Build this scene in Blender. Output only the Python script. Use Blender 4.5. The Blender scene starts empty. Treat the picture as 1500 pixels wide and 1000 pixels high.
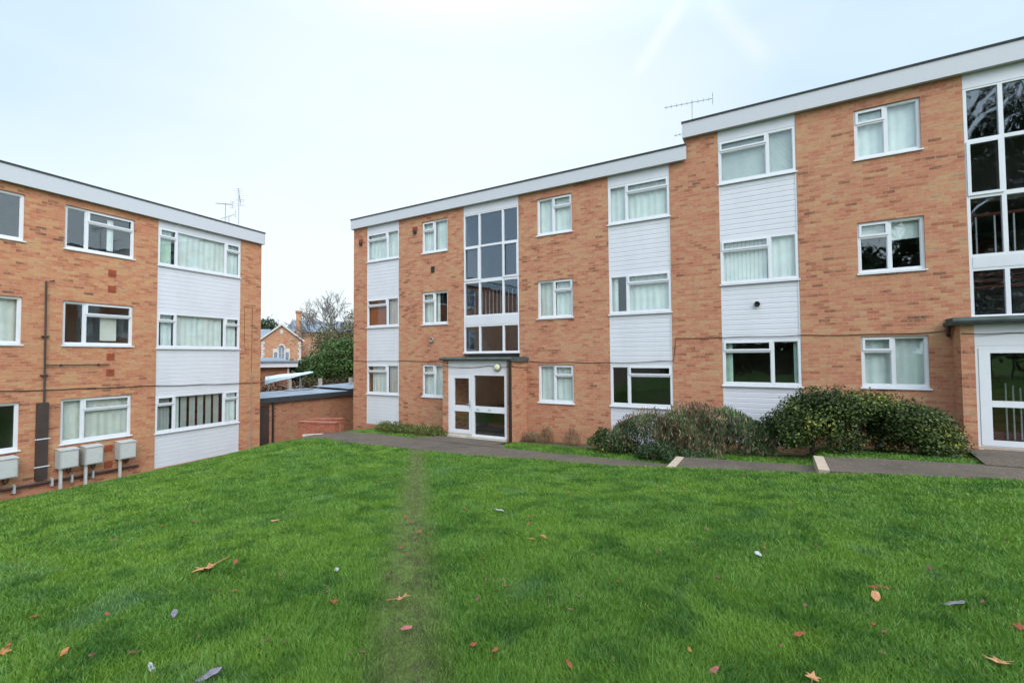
import bpy, math, random
import numpy as np
from mathutils import Matrix, Vector
random.seed(7); RNG = np.random.default_rng(11)
SC = bpy.context.scene
COL = SC.collection

# ---------------------------------------------------------------- camera
FPX, YAW, PIT, ROLL = 667.0, 0.523112373, 0.0321754419, -0.00753367284
def raydir(x, y):
    c, s = math.cos(ROLL), math.sin(ROLL)
    x, y = c*x - s*y, s*x + c*y
    fy = math.cos(PIT) - y*math.sin(PIT); fz = math.sin(PIT) + y*math.cos(PIT)
    return Vector((x*math.cos(YAW) - fy*math.sin(YAW), x*math.sin(YAW) + fy*math.cos(YAW), fz))
F = raydir(0, 0); U = raydir(1, 0) - F; V = raydir(0, 1) - F
cam = bpy.data.cameras.new('camera'); cam.sensor_width = 36; cam.lens = FPX/1500*36
cam.clip_start = 0.05; cam.clip_end = 6000
camo = bpy.data.objects.new('camera', cam); COL.objects.link(camo)
camo.matrix_world = Matrix(((U.x, V.x, -F.x, 0), (U.y, V.y, -F.y, 0), (U.z, V.z, -F.z, 1.6), (0, 0, 0, 1)))
SC.camera = camo

# ---------------------------------------------------------------- world: thin bright overcast with faint blue
SUN_EL, SUN_AZ = math.radians(38), math.radians(126)      # azimuth measured from +Y towards +X
world = bpy.data.worlds.new('World'); SC.world = world; world.use_nodes = True
nt = world.node_tree; nt.nodes.clear()
def N(t, **k):
    n = nt.nodes.new(t)
    for a, b in k.items(): setattr(n, a, b)
    return n
def math_n(op, a, b=None, c=None, clamp=False):
    n = nt.nodes.new('ShaderNodeMath'); n.operation = op; n.use_clamp = clamp
    for i, v in enumerate((a, b, c)):
        if v is None: continue
        if isinstance(v, (int, float)): n.inputs[i].default_value = v
        else: nt.links.new(v, n.inputs[i])
    return n.outputs[0]
def build_world():
    L = nt.links.new
    out = N('ShaderNodeOutputWorld'); bg = N('ShaderNodeBackground'); bg.inputs['Strength'].default_value = 0.1
    sky = N('ShaderNodeTexSky', sky_type='NISHITA', sun_disc=False, sun_elevation=SUN_EL, sun_rotation=SUN_AZ)
    sky.air_density = 1.0; sky.dust_density = 2.5; sky.ozone_density = 1.0
    tc = N('ShaderNodeTexCoord'); sep = N('ShaderNodeSeparateXYZ'); L(tc.outputs['Generated'], sep.inputs[0])
    z = sep.outputs['Z']
    mp = N('ShaderNodeMapping'); mp.inputs['Scale'].default_value = (1, 1, 2.6); L(tc.outputs['Generated'], mp.inputs[0])
    noi = N('ShaderNodeTexNoise'); noi.inputs['Scale'].default_value = 2.1; noi.inputs['Detail'].default_value = 5; noi.inputs['Roughness'].default_value = .55
    L(mp.outputs[0], noi.inputs[0])
    cl = math_n('MULTIPLY_ADD', noi.outputs['Fac'], 2.0, -.55, True)
    # cloud sheet: white below, a little bluer and then much brighter overhead and behind the viewer
    def dot(v):
        d = nt.nodes.new('ShaderNodeVectorMath'); d.operation = 'DOT_PRODUCT'; L(tc.outputs['Generated'], d.inputs[0]); d.inputs[1].default_value = v
        return d.outputs['Value']
    up = N('ShaderNodeMapRange', interpolation_type='SMOOTHSTEP'); L(z, up.inputs[0]); up.inputs[1].default_value = .55; up.inputs[2].default_value = .95; up.inputs[3].default_value = 0; up.inputs[4].default_value = 2.3
    bk = N('ShaderNodeMapRange', interpolation_type='SMOOTHSTEP'); L(dot((.88, -.46, .1)), bk.inputs[0]); bk.inputs[1].default_value = -.1; bk.inputs[2].default_value = .9; bk.inputs[3].default_value = 0; bk.inputs[4].default_value = 1.5
    gain = math_n('ADD', math_n('ADD', up.outputs[0], bk.outputs[0]), 1.0)
    mixc = N('ShaderNodeMix', data_type='RGBA'); L(cl, mixc.inputs[0])
    mixc.inputs[6].default_value = (4.4, 5.9, 7.3, 1); mixc.inputs[7].default_value = (5.5, 6.6, 7.3, 1)
    # pale lower band
    low = N('ShaderNodeMapRange', interpolation_type='SMOOTHSTEP'); L(z, low.inputs[0]); low.inputs[1].default_value = .42; low.inputs[2].default_value = .22; low.inputs[3].default_value = 0; low.inputs[4].default_value = .75
    m2 = N('ShaderNodeMix', data_type='RGBA'); L(low.outputs[0], m2.inputs[0]); L(mixc.outputs[2], m2.inputs[6]); m2.inputs[7].default_value = (6.5, 7.3, 7.8, 1)
    low2 = N('ShaderNodeMapRange', interpolation_type='SMOOTHSTEP'); L(z, low2.inputs[0]); low2.inputs[1].default_value = .2; low2.inputs[2].default_value = .06; low2.inputs[3].default_value = 0; low2.inputs[4].default_value = .7
    m3 = N('ShaderNodeMix', data_type='RGBA'); L(low2.outputs[0], m3.inputs[0]); L(m2.outputs[2], m3.inputs[6]); m3.inputs[7].default_value = (5.6, 7.0, 7.8, 1)
    # two soft old vapour trails high up
    brt = N('ShaderNodeMapRange', interpolation_type='SMOOTHSTEP'); L(dot(BRIGHT), brt.inputs[0]); brt.inputs[1].default_value = .72; brt.inputs[2].default_value = .985; brt.inputs[3].default_value = 0; brt.inputs[4].default_value = .9
    mb = N('ShaderNodeMix', data_type='RGBA'); L(math_n('MULTIPLY', brt.outputs[0], math_n('MULTIPLY_ADD', noi.outputs['Fac'], .7, .65, True)), mb.inputs[0]); L(m3.outputs[2], mb.inputs[6]); mb.inputs[7].default_value = (6.9, 7.5, 7.75, 1); m3 = mb
    acc = None
    for (a, b, w, st) in CONTRAILS:
        n = Vector(a).cross(Vector(b)).normalized(); mid = (Vector(a)+Vector(b)).normalized(); half = Vector(a).angle(Vector(b))/2
        wob = math_n('MULTIPLY_ADD', noi.outputs['Fac'], .02, -.01)
        d = math_n('ABSOLUTE', math_n('ADD', dot(n), wob))
        s = N('ShaderNodeMapRange', interpolation_type='SMOOTHSTEP'); L(d, s.inputs[0]); s.inputs[1].default_value = w; s.inputs[2].default_value = 0; s.inputs[3].default_value = 0; s.inputs[4].default_value = st
        e = N('ShaderNodeMapRange', interpolation_type='SMOOTHSTEP'); L(dot(mid), e.inputs[0]); e.inputs[1].default_value = math.cos(half*1.25); e.inputs[2].default_value = math.cos(half*.55); e.inputs[3].default_value = 0; e.inputs[4].default_value = 1
        v = math_n('MULTIPLY', s.outputs[0], e.outputs[0]); acc = v if acc is None else math_n('MAXIMUM', acc, v)
    m4 = N('ShaderNodeMix', data_type='RGBA'); L(acc, m4.inputs[0]); L(m3.outputs[2], m4.inputs[6]); m4.inputs[7].default_value = (7.2, 7.6, 7.8, 1)
    sc = nt.nodes.new('ShaderNodeVectorMath'); sc.operation = 'SCALE'; L(m4.outputs[2], sc.inputs[0]); L(gain, sc.inputs['Scale'])
    fin = N('ShaderNodeMix', data_type='RGBA'); fin.inputs[0].default_value = .92; L(sky.outputs[0], fin.inputs[6]); L(sc.outputs[0], fin.inputs[7])
    L(fin.outputs[2], bg.inputs[0]); L(bg.outputs[0], out.inputs[0])
def pd(px, py): return tuple(raydir((px-750)/FPX, -(py-500)/FPX).normalized())
BRIGHT = (-0.60, 0.78, 0.21)      # direction of the thin, brightest part of the cloud sheet
CONTRAILS = [((-0.121, 0.793, 0.597), (-0.212, 0.829, 0.517), .02, .5), ((-0.085, 0.804, 0.589), (-0.004, 0.869, 0.495), .026, .33)]
build_world()

sun = bpy.data.lights.new('sun', 'SUN'); sun.energy = 1.5; sun.angle = math.radians(35); sun.color = (1, .93, .85)
suno = bpy.data.objects.new('sun', sun); COL.objects.link(suno)
sd = Vector((math.sin(SUN_AZ)*math.cos(SUN_EL), math.cos(SUN_AZ)*math.cos(SUN_EL), math.sin(SUN_EL)))
suno.rotation_euler = sd.to_track_quat('Z', 'Y').to_euler()
vs = SC.view_settings; vs.view_transform = 'Standard'; vs.look = 'None'; vs.exposure = 0.56; vs.gamma = 1.0; vs.use_curve_mapping = False
SC.render.engine = 'CYCLES'
SC.cycles.max_bounces = 6; SC.cycles.diffuse_bounces = 3; SC.cycles.glossy_bounces = 3; SC.cycles.transmission_bounces = 3
SC.cycles.transparent_max_bounces = 16; SC.cycles.sample_clamp_indirect = 4; SC.cycles.use_denoising = True

# ---------------------------------------------------------------- materials
class MT:
    def __init__(s, name, rough=.8, spec=.3):
        s.m = bpy.data.materials.new(name); s.m.use_nodes = True; s.t = s.m.node_tree
        s.b = s.t.nodes['Principled BSDF']; s.b.inputs['Roughness'].default_value = rough; s.b.inputs['Specular IOR Level'].default_value = spec
    def n(s, t, **k):
        n = s.t.nodes.new(t)
        for a, b in k.items(): setattr(n, a, b)
        return n
    def L(s, a, b): s.t.links.new(a, b)
    def coord(s, scale=(1, 1, 1)):
        tc = s.n('ShaderNodeTexCoord'); mp = s.n('ShaderNodeMapping'); mp.inputs['Scale'].default_value = scale
        s.L(tc.outputs['Object'], mp.inputs[0]); return mp.outputs[0]
    def noise(s, scale, detail=4, rough=.6, vec=None, sc=(1, 1, 1)):
        n = s.n('ShaderNodeTexNoise'); n.inputs['Scale'].default_value = scale; n.inputs['Detail'].default_value = detail; n.inputs['Roughness'].default_value = rough
        s.L(vec if vec is not None else s.coord(sc), n.inputs[0]); return n.outputs['Fac']
    def ramp(s, fac, stops, interp='LINEAR'):
        r = s.n('ShaderNodeValToRGB'); r.color_ramp.interpolation = interp; e = r.color_ramp.elements
        while len(e) > 1: e.remove(e[-1])
        e[0].position = stops[0][0]; e[0].color = (*stops[0][1], 1)
        for p, c in stops[1:]:
            q = e.new(p); q.color = (*c, 1)
        s.L(fac, r.inputs[0]); return r.outputs[0]
    def mix(s, fac, a, b, mode='MIX'):
        m = s.n('ShaderNodeMix', data_type='RGBA', blend_type=mode)
        for i, v in ((0, fac), (6, a), (7, b)):
            if isinstance(v, (int, float)): m.inputs[i].default_value = v
            elif isinstance(v, tuple): m.inputs[i].default_value = (*v, 1)
            else: s.L(v, m.inputs[i])
        return m.outputs[2]
    def mr(s, v, a, b, c=0., d=1.):
        m = s.n('ShaderNodeMapRange', interpolation_type='SMOOTHSTEP'); s.L(v, m.inputs[0])
        for i, q in enumerate((a, b, c, d)): m.inputs[i+1].default_value = q
        return m.outputs[0]
    def ma(s, op, a, b=0., c=0.):
        m = s.n('ShaderNodeMath', operation=op)
        for i, v in enumerate((a, b, c)):
            if isinstance(v, (int, float)): m.inputs[i].default_value = v
            else: s.L(v, m.inputs[i])
        return m.outputs[0]
    def col(s, c):
        if isinstance(c, tuple): s.b.inputs['Base Color'].default_value = (*c, 1)
        else: s.L(c, s.b.inputs['Base Color'])
        return s
    def bump(s, h, strength=.3, dist=.01):
        b = s.n('ShaderNodeBump'); b.inputs['Strength'].default_value = strength; b.inputs['Distance'].default_value = dist
        s.L(h, b.inputs['Height']); s.L(b.outputs[0], s.b.inputs['Normal']); return s

def brick_mat(name, stops, mortar=(.37, .25, .17), dark=.0):
    M = MT(name, .9, .15)
    tc = M.n('ShaderNodeTexCoord'); sp = M.n('ShaderNodeSeparateXYZ'); M.L(tc.outputs['Object'], sp.inputs[0])
    u = M.ma('ADD', sp.outputs[0], sp.outputs[1]); cb = M.n('ShaderNodeCombineXYZ'); M.L(u, cb.inputs[0]); M.L(sp.outputs[2], cb.inputs[1])
    br = M.n('ShaderNodeTexBrick'); M.L(cb.outputs[0], br.inputs['Vector'])
    br.offset = .5; br.inputs['Color1'].default_value = (0, 0, 0, 1); br.inputs['Color2'].default_value = (1, 1, 1, 1); br.inputs['Mortar'].default_value = (.5, .5, .5, 1)
    br.inputs['Scale'].default_value = 1; br.inputs['Mortar Size'].default_value = .0055; br.inputs['Mortar Smooth'].default_value = .3
    br.inputs['Brick Width'].default_value = .225; br.inputs['Row Height'].default_value = .075
    # neighbouring bricks of one colour run together in little courses
    n1 = M.noise(2.3, 5, .7, cb.outputs[0] if False else None, (1.1, 1.1, 5))
    v = M.ma('ADD', M.ma('MULTIPLY', br.outputs['Color'], .70), M.ma('MULTIPLY', M.mr(n1, .3, .7), .30))
    c = M.ramp(v, stops)
    big = M.noise(.35, 3, .5)
    zone = M.noise(.9, 4, .6, None, (.8, .8, 1.5)); v2 = M.mr(zone, .36, .64, -.13, .13)
    c = M.ramp(M.ma('ADD', v, v2), stops)
    c = M.mix(M.mr(big, .35, .7, 0, .2), c, (.34, .13, .08))
    n3 = M.noise(1, 4, .75, None, (9, 9, 26)); c = M.mix(M.mr(n3, .5, .68, 0, .5), c, (.46, .31, .21)); c = M.mix(M.mr(n3, .5, .34, 0, .5), c, (.27, .125, .07))
    fine = M.noise(45, 3, .6)
    c = M.mix(M.mr(fine, .3, .8, 0, .25), c, (.55, .33, .2))
    c = M.mix(M.ma('MULTIPLY', br.outputs['Fac'], .8), c, mortar)
    st = M.noise(1.4, 5, .7, None, (2.2, 2.2, .35))
    c = M.mix(M.mr(st, .55, .8, 0, .35 + dark), c, (.16, .10, .07))
    M.col(c); M.bump(M.ma('SUBTRACT', 1.0, br.outputs['Fac']), .5, .006)
    return M.m
STOCK = [(0, (0.082, 0.032, 0.022)), (.07, (0.166, 0.055, 0.035)), (.17, (0.298, 0.093, 0.052)), (.28, (0.385, 0.125, 0.076)), (.45, (0.403, 0.153, 0.092)), (.6, (0.413, 0.185, 0.101)), (.76, (0.424, 0.218, 0.113)), (.92, (0.424, 0.250, 0.138)), (1, (0.276, 0.167, 0.109))]
MAT = {}
MAT['brick'] = brick_mat('salmon_brick', STOCK)
MAT['brick_left'] = brick_mat('orange_brick', [(p, (min(1, c[0]*1.06), c[1]*1.03, c[2]*.92)) for p, c in STOCK])
MAT['brick_garage'] = brick_mat('brown_brick', [(p, (c[0]*.72, c[1]*.66, c[2]*.6)) for p, c in STOCK], (.3, .23, .17), .25)
MAT['brick_red'] = brick_mat('red_brick', [(0, (.14, .03, .02)), (.5, (.25, .05, .032)), (1, (.31, .075, .05))], (.3, .12, .08))
MAT['brick_far'] = brick_mat('old_brick', [(p, (c[0]*.84, c[1]*.95, c[2]*.98)) for p, c in STOCK], (.35, .25, .16))
def plain(name, c, rough=.6, spec=.4, var=.12, scale=3, c2=None, metal=0, stretch=(1, 1, 1)):
    M = MT(name, rough, spec); f = M.noise(scale, 5, .65, None, stretch)
    M.col(M.mix(M.mr(f, .35, .75), c, c2 or tuple(x*(1-var) for x in c)))
    M.b.inputs['Metallic'].default_value = metal
    MAT[name] = M.m; return M
plain('upvc', (.61, .61, .64), .35, .5, .05, 4)
plain('cladding', (.565, .56, .60), .4, .5, .07, 1.5, stretch=(1, 1, .4))
M = plain('fascia', (.455, .455, .485), .5, .4, .06, 1.2, stretch=(1, 1, .3))
f = M.noise(6, 5, .7, None, (1.4, 1.4, .12)); M.col(M.mix(M.mr(f, .56, .78, 0, .35), (.455, .455, .485), (.52, .52, .50)))
plain('felt', (.045, .05, .055), .85, .2, .3, 8)
plain('felt_roof', (.25, .29, .34), .75, .25, .3, 1.2, c2=(.16, .185, .22))
plain('canopy_felt', (.07, .085, .08), .8, .25, .35, 5)
plain('black_pipe', (.02, .018, .018), .4, .5, .2)
plain('brown_duct', (.055, .036, .032), .5, .4, .3, 3)
plain('terracotta', (.33, .085, .045), .85, .2, .35, 9)
plain('dark_vent', (.03, .03, .03), .7, .3, .3)
plain('grey_vent', (.25, .24, .22), .6, .3, .3)
plain('meter_grey', (.40, .40, .385), .5, .4, .12, 5)
plain('meter_panel', (.46, .46, .445), .45, .4, .1, 5)
plain('cable', (.07, .045, .035), .7, .2, .3)
plain('lamp_cream', (.62, .58, .38), .35, .5, .15, 8)
plain('steel', (.45, .46, .47), .4, .5, .1, metal=.6)
plain('aerial_metal', (.33, .35, .38), .5, .5, .1, metal=.3)
plain('inner_wall', (.34, .26, .20), .9, .1, .15)
plain('room_wall', (.40, .37, .33), .9, .1, .15)
plain('floor_dark', (.10, .085, .07), .9, .1, .2)
plain('stair_red', (.22, .07, .05), .8, .2, .2)
plain('bark', (.12, .095, .075), .95, .1, .4, 9)
plain('bark_far', (.16, .14, .12), .95, .1, .3, 9)
plain('stone', (.50, .46, .40), .9, .2, .25, 6)
plain('white_stone', (.46, .44, .41), .85, .2, .15, 6)
plain('slate', (.17, .20, .245), .6, .4, .35, 2.2)
plain('concrete_post', (.46, .41, .36), .9, .2, .25, 6)
plain('nosing', (.40, .31, .24), .9, .2, .2, 9)
plain('tarp', (.60, .72, .80), .5, .4, .25, 2.2, c2=(.42, .55, .66))
plain('chimney_pot', (.42, .17, .09), .8, .2, .2)
plain('stem', (.13, .095, .05), .9, .1, .3, 9)
# pavement
M = MT('tarmac_path', .9, .25)
a = M.noise(90, 3, .7); b = M.noise(1.6, 5, .65); d = M.noise(9, 4, .7)
c = M.ramp(a, [(.36, (.045, .033, .025)), (.5, (.090, .067, .052)), (.64, (.195, .15, .12))])
c = M.mix(M.mr(b, .42, .7, 0, .55), c, (.05, .042, .034)); c = M.mix(M.mr(d, .58, .7, 0, .55), c, (.20, .16, .13))
M.col(c).bump(a, .4, .006); MAT['path'] = M.m
# glass: see-through with real two-sided reflections
def glass(name, f0, tint, wavy=0.0, refl=(.92, .96, 1)):
    m = bpy.data.materials.new(name); m.use_nodes = True; t = m.node_tree; t.nodes.clear()
    nn = lambda k: t.nodes.new(k); o = nn('ShaderNodeOutputMaterial'); mx = nn('ShaderNodeMixShader'); tr = nn('ShaderNodeBsdfTransparent'); gl = nn('ShaderNodeBsdfGlossy'); lw = nn('ShaderNodeLayerWeight')
    lw.inputs['Blend'].default_value = .5
    pw = nn('ShaderNodeMath'); pw.operation = 'POWER'; pw.inputs[1].default_value = 4.5; ad = nn('ShaderNodeMath'); ad.operation = 'MULTIPLY_ADD'; ad.inputs[1].default_value = 1-f0; ad.inputs[2].default_value = f0; ad.use_clamp = True
    t.links.new(lw.outputs['Facing'], pw.inputs[0]); t.links.new(pw.outputs[0], ad.inputs[0])
    tr.inputs[0].default_value = (*tint, 1); gl.inputs['Roughness'].default_value = .015; gl.inputs[0].default_value = (*refl, 1)
    tc = nn('ShaderNodeTexCoord'); no = nn('ShaderNodeTexNoise'); no.inputs['Scale'].default_value = 1.6; no.inputs['Detail'].default_value = 1.5; no.inputs['Distortion'].default_value = 1.2
    bp = nn('ShaderNodeBump'); bp.inputs['Distance'].default_value = .0012 + wavy; bp.inputs['Strength'].default_value = 1
    t.links.new(tc.outputs['Object'], no.inputs[0]); t.links.new(no.outputs[0], bp.inputs['Height']); t.links.new(bp.outputs[0], gl.inputs['Normal'])
    t.links.new(ad.outputs[0], mx.inputs[0]); t.links.new(tr.outputs[0], mx.inputs[1]); t.links.new(gl.outputs[0], mx.inputs[2]); t.links.new(mx.outputs[0], o.inputs[0])
    MAT[name] = m
glass('glass', .055, (.95, .975, .965)); glass('glass_stair', .12, (.80, .83, .86), 0, (.70, .84, 1)); glass('glass_wavy', .08, (.85, .87, .88), .02)
def cloth(name, c, k=.12):
    M = MT(name, .9, .05); M.col(M.mix(M.mr(M.noise(3, 4), .3, .7), c, tuple(x*.86 for x in c)))
    M.b.inputs['Subsurface Weight'].default_value = 0
    tl = M.n('ShaderNodeBsdfTranslucent'); tl.inputs[0].default_value = (*c, 1); mx = M.n('ShaderNodeMixShader'); mx.inputs[0].default_value = k
    out = M.t.nodes['Material Output']; M.L(M.b.outputs[0], mx.inputs[1]); M.L(tl.outputs[0], mx.inputs[2]); M.L(mx.outputs[0], out.inputs[0])
    MAT[name] = M.m
cloth('net', (.74, .78, .77)); cloth('curtain_green', (.52, .66, .56)); cloth('blind_orange', (.36, .10, .04), .2); cloth('blind_grey', (.42, .43, .42), .2); cloth('curtain_pale', (.68, .67, .63)); cloth('curtain_warm', (.55, .45, .42))
# leaves / grass driven by a per-face number
def tint_mat(name, stops, rough=.6, trans=.25, spec=.25, noisecol=None):
    M = MT(name, rough, spec); at = M.n('ShaderNodeAttribute', attribute_name='tint')
    c = M.ramp(at.outputs['Fac'], stops)
    if noisecol: c = noisecol(M, c)
    M.col(c)
    if trans:
        tl = M.n('ShaderNodeBsdfTranslucent'); M.L(c, tl.inputs[0]); mx = M.n('ShaderNodeMixShader'); mx.inputs[0].default_value = trans
        out = M.t.nodes['Material Output']; M.L(M.b.outputs[0], mx.inputs[1]); M.L(tl.outputs[0], mx.inputs[2]); M.L(mx.outputs[0], out.inputs[0])
    MAT[name] = M.m; return M
W_AX, W_AY, W_C = .751, .66, -.09        # the trodden line across the lawn: |x*ax+y*ay-c| small
def worn_mask(M, w0, w1):
    tc = M.n('ShaderNodeTexCoord'); sp = M.n('ShaderNodeSeparateXYZ'); M.L(tc.outputs['Object'], sp.inputs[0])
    wn = M.noise(1.7, 3, .6, tc.outputs['Object'])
    d = M.ma('ADD', M.ma('MULTIPLY', sp.outputs[0], W_AX), M.ma('MULTIPLY_ADD', sp.outputs[1], W_AY, -W_C))
    d = M.ma('ABSOLUTE', M.ma('ADD', d, M.ma('MULTIPLY_ADD', wn, .24, -.12)))
    return M.mr(d, w0, w1)
def grass_cols(M, c):
    tc = M.n('ShaderNodeTexCoord'); v = tc.outputs['Object']
    a = M.noise(.55, 4, .6, v); b = M.noise(2.6, 4, .65, v); d = M.noise(7, 3, .6, v)
    c = M.mix(M.mr(a, .42, .62, 0, .7), c, (.17, .285, .034)); c = M.mix(M.mr(b, .46, .64, 0, .8), c, (.050, .135, .022))
    c = M.mix(M.mr(d, .56, .76, 0, .5), c, (.16, .285, .06))
    e = M.noise(1.1, 4, .7, M.coord((1, 1, 1.3)))
    c = M.mix(M.mr(e, .56, .72, 0, .4), c, (.15, .265, .125))
    return M.mix(M.ma('MULTIPLY', worn_mask(M, .36, .05), .8), c, M.mix(M.mr(d, .4, .65), (.185, .235, .07), (.135, .155, .058)))
tint_mat('grass_blade', [(0, (.080, .175, .020)), (.4, (.110, .222, .030)), (.8, (.142, .268, .042)), (.93, (.19, .30, .07)), (1, (.28, .26, .11))], .55, .3, .3, grass_cols)
M = MT('lawn_ground', .95, .1)
c = grass_cols(M, M.ramp(M.noise(38, 5, .75), [(.3, (.055, .12, .016)), (.55, (.10, .21, .026)), (.75, (.135, .26, .036))]))
c = M.mix(1.0, c, (.58, .58, .58), 'MULTIPLY')
c = M.mix(M.ma('MULTIPLY', worn_mask(M, .2, .08), M.mr(M.noise(9, 4), .5, .64)), c, (.085, .065, .04))
at = M.n('ShaderNodeAttribute', attribute_name='soil')
c = M.mix(at.outputs['Fac'], c, M.ramp(M.noise(11, 6, .7), [(.3, (.06, .042, .03)), (.6, (.13, .095, .07)), (.8, (.22, .17, .12))]))
M.col(c).bump(M.noise(60, 4, .7), .8, .02); MAT['lawn'] = M.m
tint_mat('leaf_dark', [(0, (.010, .018, .007)), (.4, (.030, .050, .013)), (.68, (.066, .096, .020)), (.84, (.12, .15, .03)), (.93, (.26, .27, .05)), (.98, (.45, .42, .07)), (1, (.30, .13, .07))], .5, .2, .3)
tint_mat('leaf_grey', [(0, (.03, .05, .022)), (.5, (.085, .14, .055)), (.85, (.17, .225, .11)), (1, (.34, .28, .18))], .7, .3)
tint_mat('leaf_dry', [(0, (.10, .055, .035)), (.45, (.26, .16, .105)), (.75, (.42, .30, .20)), (.8, (.12, .17, .06)), (1, (.15, .20, .07))], .8, .2)
tint_mat('leaf_hedge', [(0, (.04, .055, .014)), (.5, (.11, .13, .03)), (1, (.22, .22, .07))], .6, .2)
tint_mat('leaf_far', [(0, (.020, .045, .014)), (.5, (.055, .105, .025)), (1, (.12, .18, .045))], .6, .2)
tint_mat('leaf_yew', [(0, (.015, .03, .015)), (1, (.045, .075, .03))], .7, .1)
tint_mat('leaf_beech', [(0, (.05, .028, .02)), (.6, (.11, .06, .042)), (1, (.17, .11, .07))], .8, .1)
tint_mat('leaf_olive', [(0, (.06, .06, .025)), (1, (.17, .155, .075))], .8, .2)
def leafcol(name, c, c2): plain(name, c, .65, .3, 0, 30, c2=c2)
leafcol('leaf_tan', (0.406, 0.195, 0.086), (0.281, 0.125, 0.055)); leafcol('leaf_rust', (0.234, 0.051, 0.020), (0.156, 0.035, 0.016)); leafcol('leaf_brown', (.14, .055, .035), (.09, .04, .03))
leafcol('leaf_orange', (0.351, 0.133, 0.039), (0.234, 0.078, 0.023)); leafcol('leaf_silver', (0.390, 0.367, 0.390), (0.281, 0.257, 0.281)); leafcol('leaf_violet', (.12, .10, .13), (.20, .17, .2)); leafcol('leaf_pink', (0.328, 0.086, 0.094), (0.234, 0.062, 0.055))

# ---------------------------------------------------------------- mesh helpers
class MB:
    def __init__(s): s.v = []; s.f = []
    def quad(s, *p):
        k = len(s.v); s.v += [tuple(q) for q in p]; s.f.append(tuple(range(k, k+len(p)))); return s
    def box(s, x0, x1, y0, y1, z0, z1):
        k = len(s.v)
        s.v += [(x0, y0, z0), (x1, y0, z0), (x1, y1, z0), (x0, y1, z0), (x0, y0, z1), (x1, y0, z1), (x1, y1, z1), (x0, y1, z1)]
        for q in ((0, 3, 2, 1), (4, 5, 6, 7), (0, 1, 5, 4), (1, 2, 6, 5), (2, 3, 7, 6), (3, 0, 4, 7)): s.f.append(tuple(k+i for i in q))
        return s
    def obox(s, p0, p1, w, z0, z1):
        """upright slab along a ground line p0-p1, w thick to its left"""
        d = Vector((p1[0]-p0[0], p1[1]-p0[1])).normalized(); n = Vector((-d.y, d.x))*w
        k = len(s.v); z0 = z0 if isinstance(z0, tuple) else (z0, z0); z1 = z1 if isinstance(z1, tuple) else (z1, z1)
        a, b = Vector(p0), Vector(p1); c, e = b+n, a+n
        for z in (z0, z1):
            for q, zz in ((a, z[0]), (b, z[1]), (c, z[1]), (e, z[0])): s.v.append((q.x, q.y, zz))
        for q in ((0, 3, 2, 1), (4, 5, 6, 7), (0, 1, 5, 4), (1, 2, 6, 5), (2, 3, 7, 6), (3, 0, 4, 7)): s.f.append(tuple(k+i for i in q))
        return s
    def tube(s, pts, r, n=8, cap=True):
        pts = [Vector(p) for p in pts]; rs = r if isinstance(r, (list, tuple)) else [r]*len(pts); k0 = len(s.v)
        for i, p in enumerate(pts):
            d = (pts[min(i+1, len(pts)-1)] - pts[max(i-1, 0)]).normalized()
            a = Vector((0, 0, 1)) if abs(d.z) < .9 else Vector((1, 0, 0))
            u = d.cross(a).normalized(); w = d.cross(u)
            for j in range(n):
                t = 2*math.pi*j/n; s.v.append(tuple(p + (u*math.cos(t) + w*math.sin(t))*rs[i]))
        for i in range(len(pts)-1):
            for j in range(n):
                a = k0+i*n+j; b = k0+i*n+(j+1) % n; s.f.append((a, b, b+n, a+n))
        if cap:
            s.f.append(tuple(k0+j for j in range(n))[::-1]); s.f.append(tuple(k0+(len(pts)-1)*n+j for j in range(n)))
        return s
    def lathe(s, prof, n=20, M=None):
        k = len(s.v); M = M or Matrix()
        for r, z in prof:
            for j in range(n):
                t = 2*math.pi*j/n; s.v.append(tuple(M @ Vector((r*math.cos(t), r*math.sin(t), z))))
        for i in range(len(prof)-1):
            for j in range(n):
                a = k+i*n+j; b = k+i*n+(j+1) % n; s.f.append((a, b, b+n, a+n))
        s.f.append(tuple(k+j for j in range(n))[::-1]); s.f.append(tuple(k+(len(prof)-1)*n+j for j in range(n)))
        return s
    def holed(s, x0, x1, z0, z1, holes, y0, y1):
        xs = sorted({x0, x1, *[c for h in holes for c in h[:2]]}); zs = sorted({z0, z1, *[c for h in holes for c in h[2:4]]})
        xs = [x for x in xs if x0-1e-9 <= x <= x1+1e-9]; zs = [z for z in zs if z0-1e-9 <= z <= z1+1e-9]
        nx, nz = len(xs), len(zs); k = len(s.v)
        for y in (y0, y1):
            for z in zs:
                for x in xs: s.v.append((x, y, z))
        I = lambda i, j, b: k + b*nx*nz + j*nx + i
        def solid(i, j):
            if i < 0 or j < 0 or i >= nx-1 or j >= nz-1: return False
            cx, cz = (xs[i]+xs[i+1])/2, (zs[j]+zs[j+1])/2
            return not any(h[0] < cx < h[1] and h[2] < cz < h[3] for h in holes)
        for i in range(nx-1):
            for j in range(nz-1):
                if not solid(i, j): continue
                s.f.append((I(i, j, 0), I(i+1, j, 0), I(i+1, j+1, 0), I(i, j+1, 0)))
                s.f.append((I(i, j, 1), I(i, j+1, 1), I(i+1, j+1, 1), I(i+1, j, 1)))
                if not solid(i-1, j): s.f.append((I(i, j, 0), I(i, j+1, 0), I(i, j+1, 1), I(i, j, 1)))
                if not solid(i+1, j): s.f.append((I(i+1, j, 0), I(i+1, j, 1), I(i+1, j+1, 1), I(i+1, j+1, 0)))
                if not solid(i, j-1): s.f.append((I(i, j, 0), I(i, j, 1), I(i+1, j, 1), I(i+1, j, 0)))
                if not solid(i, j+1): s.f.append((I(i, j+1, 0), I(i+1, j+1, 0), I(i+1, j+1, 1), I(i, j+1, 1)))
        return s
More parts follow.
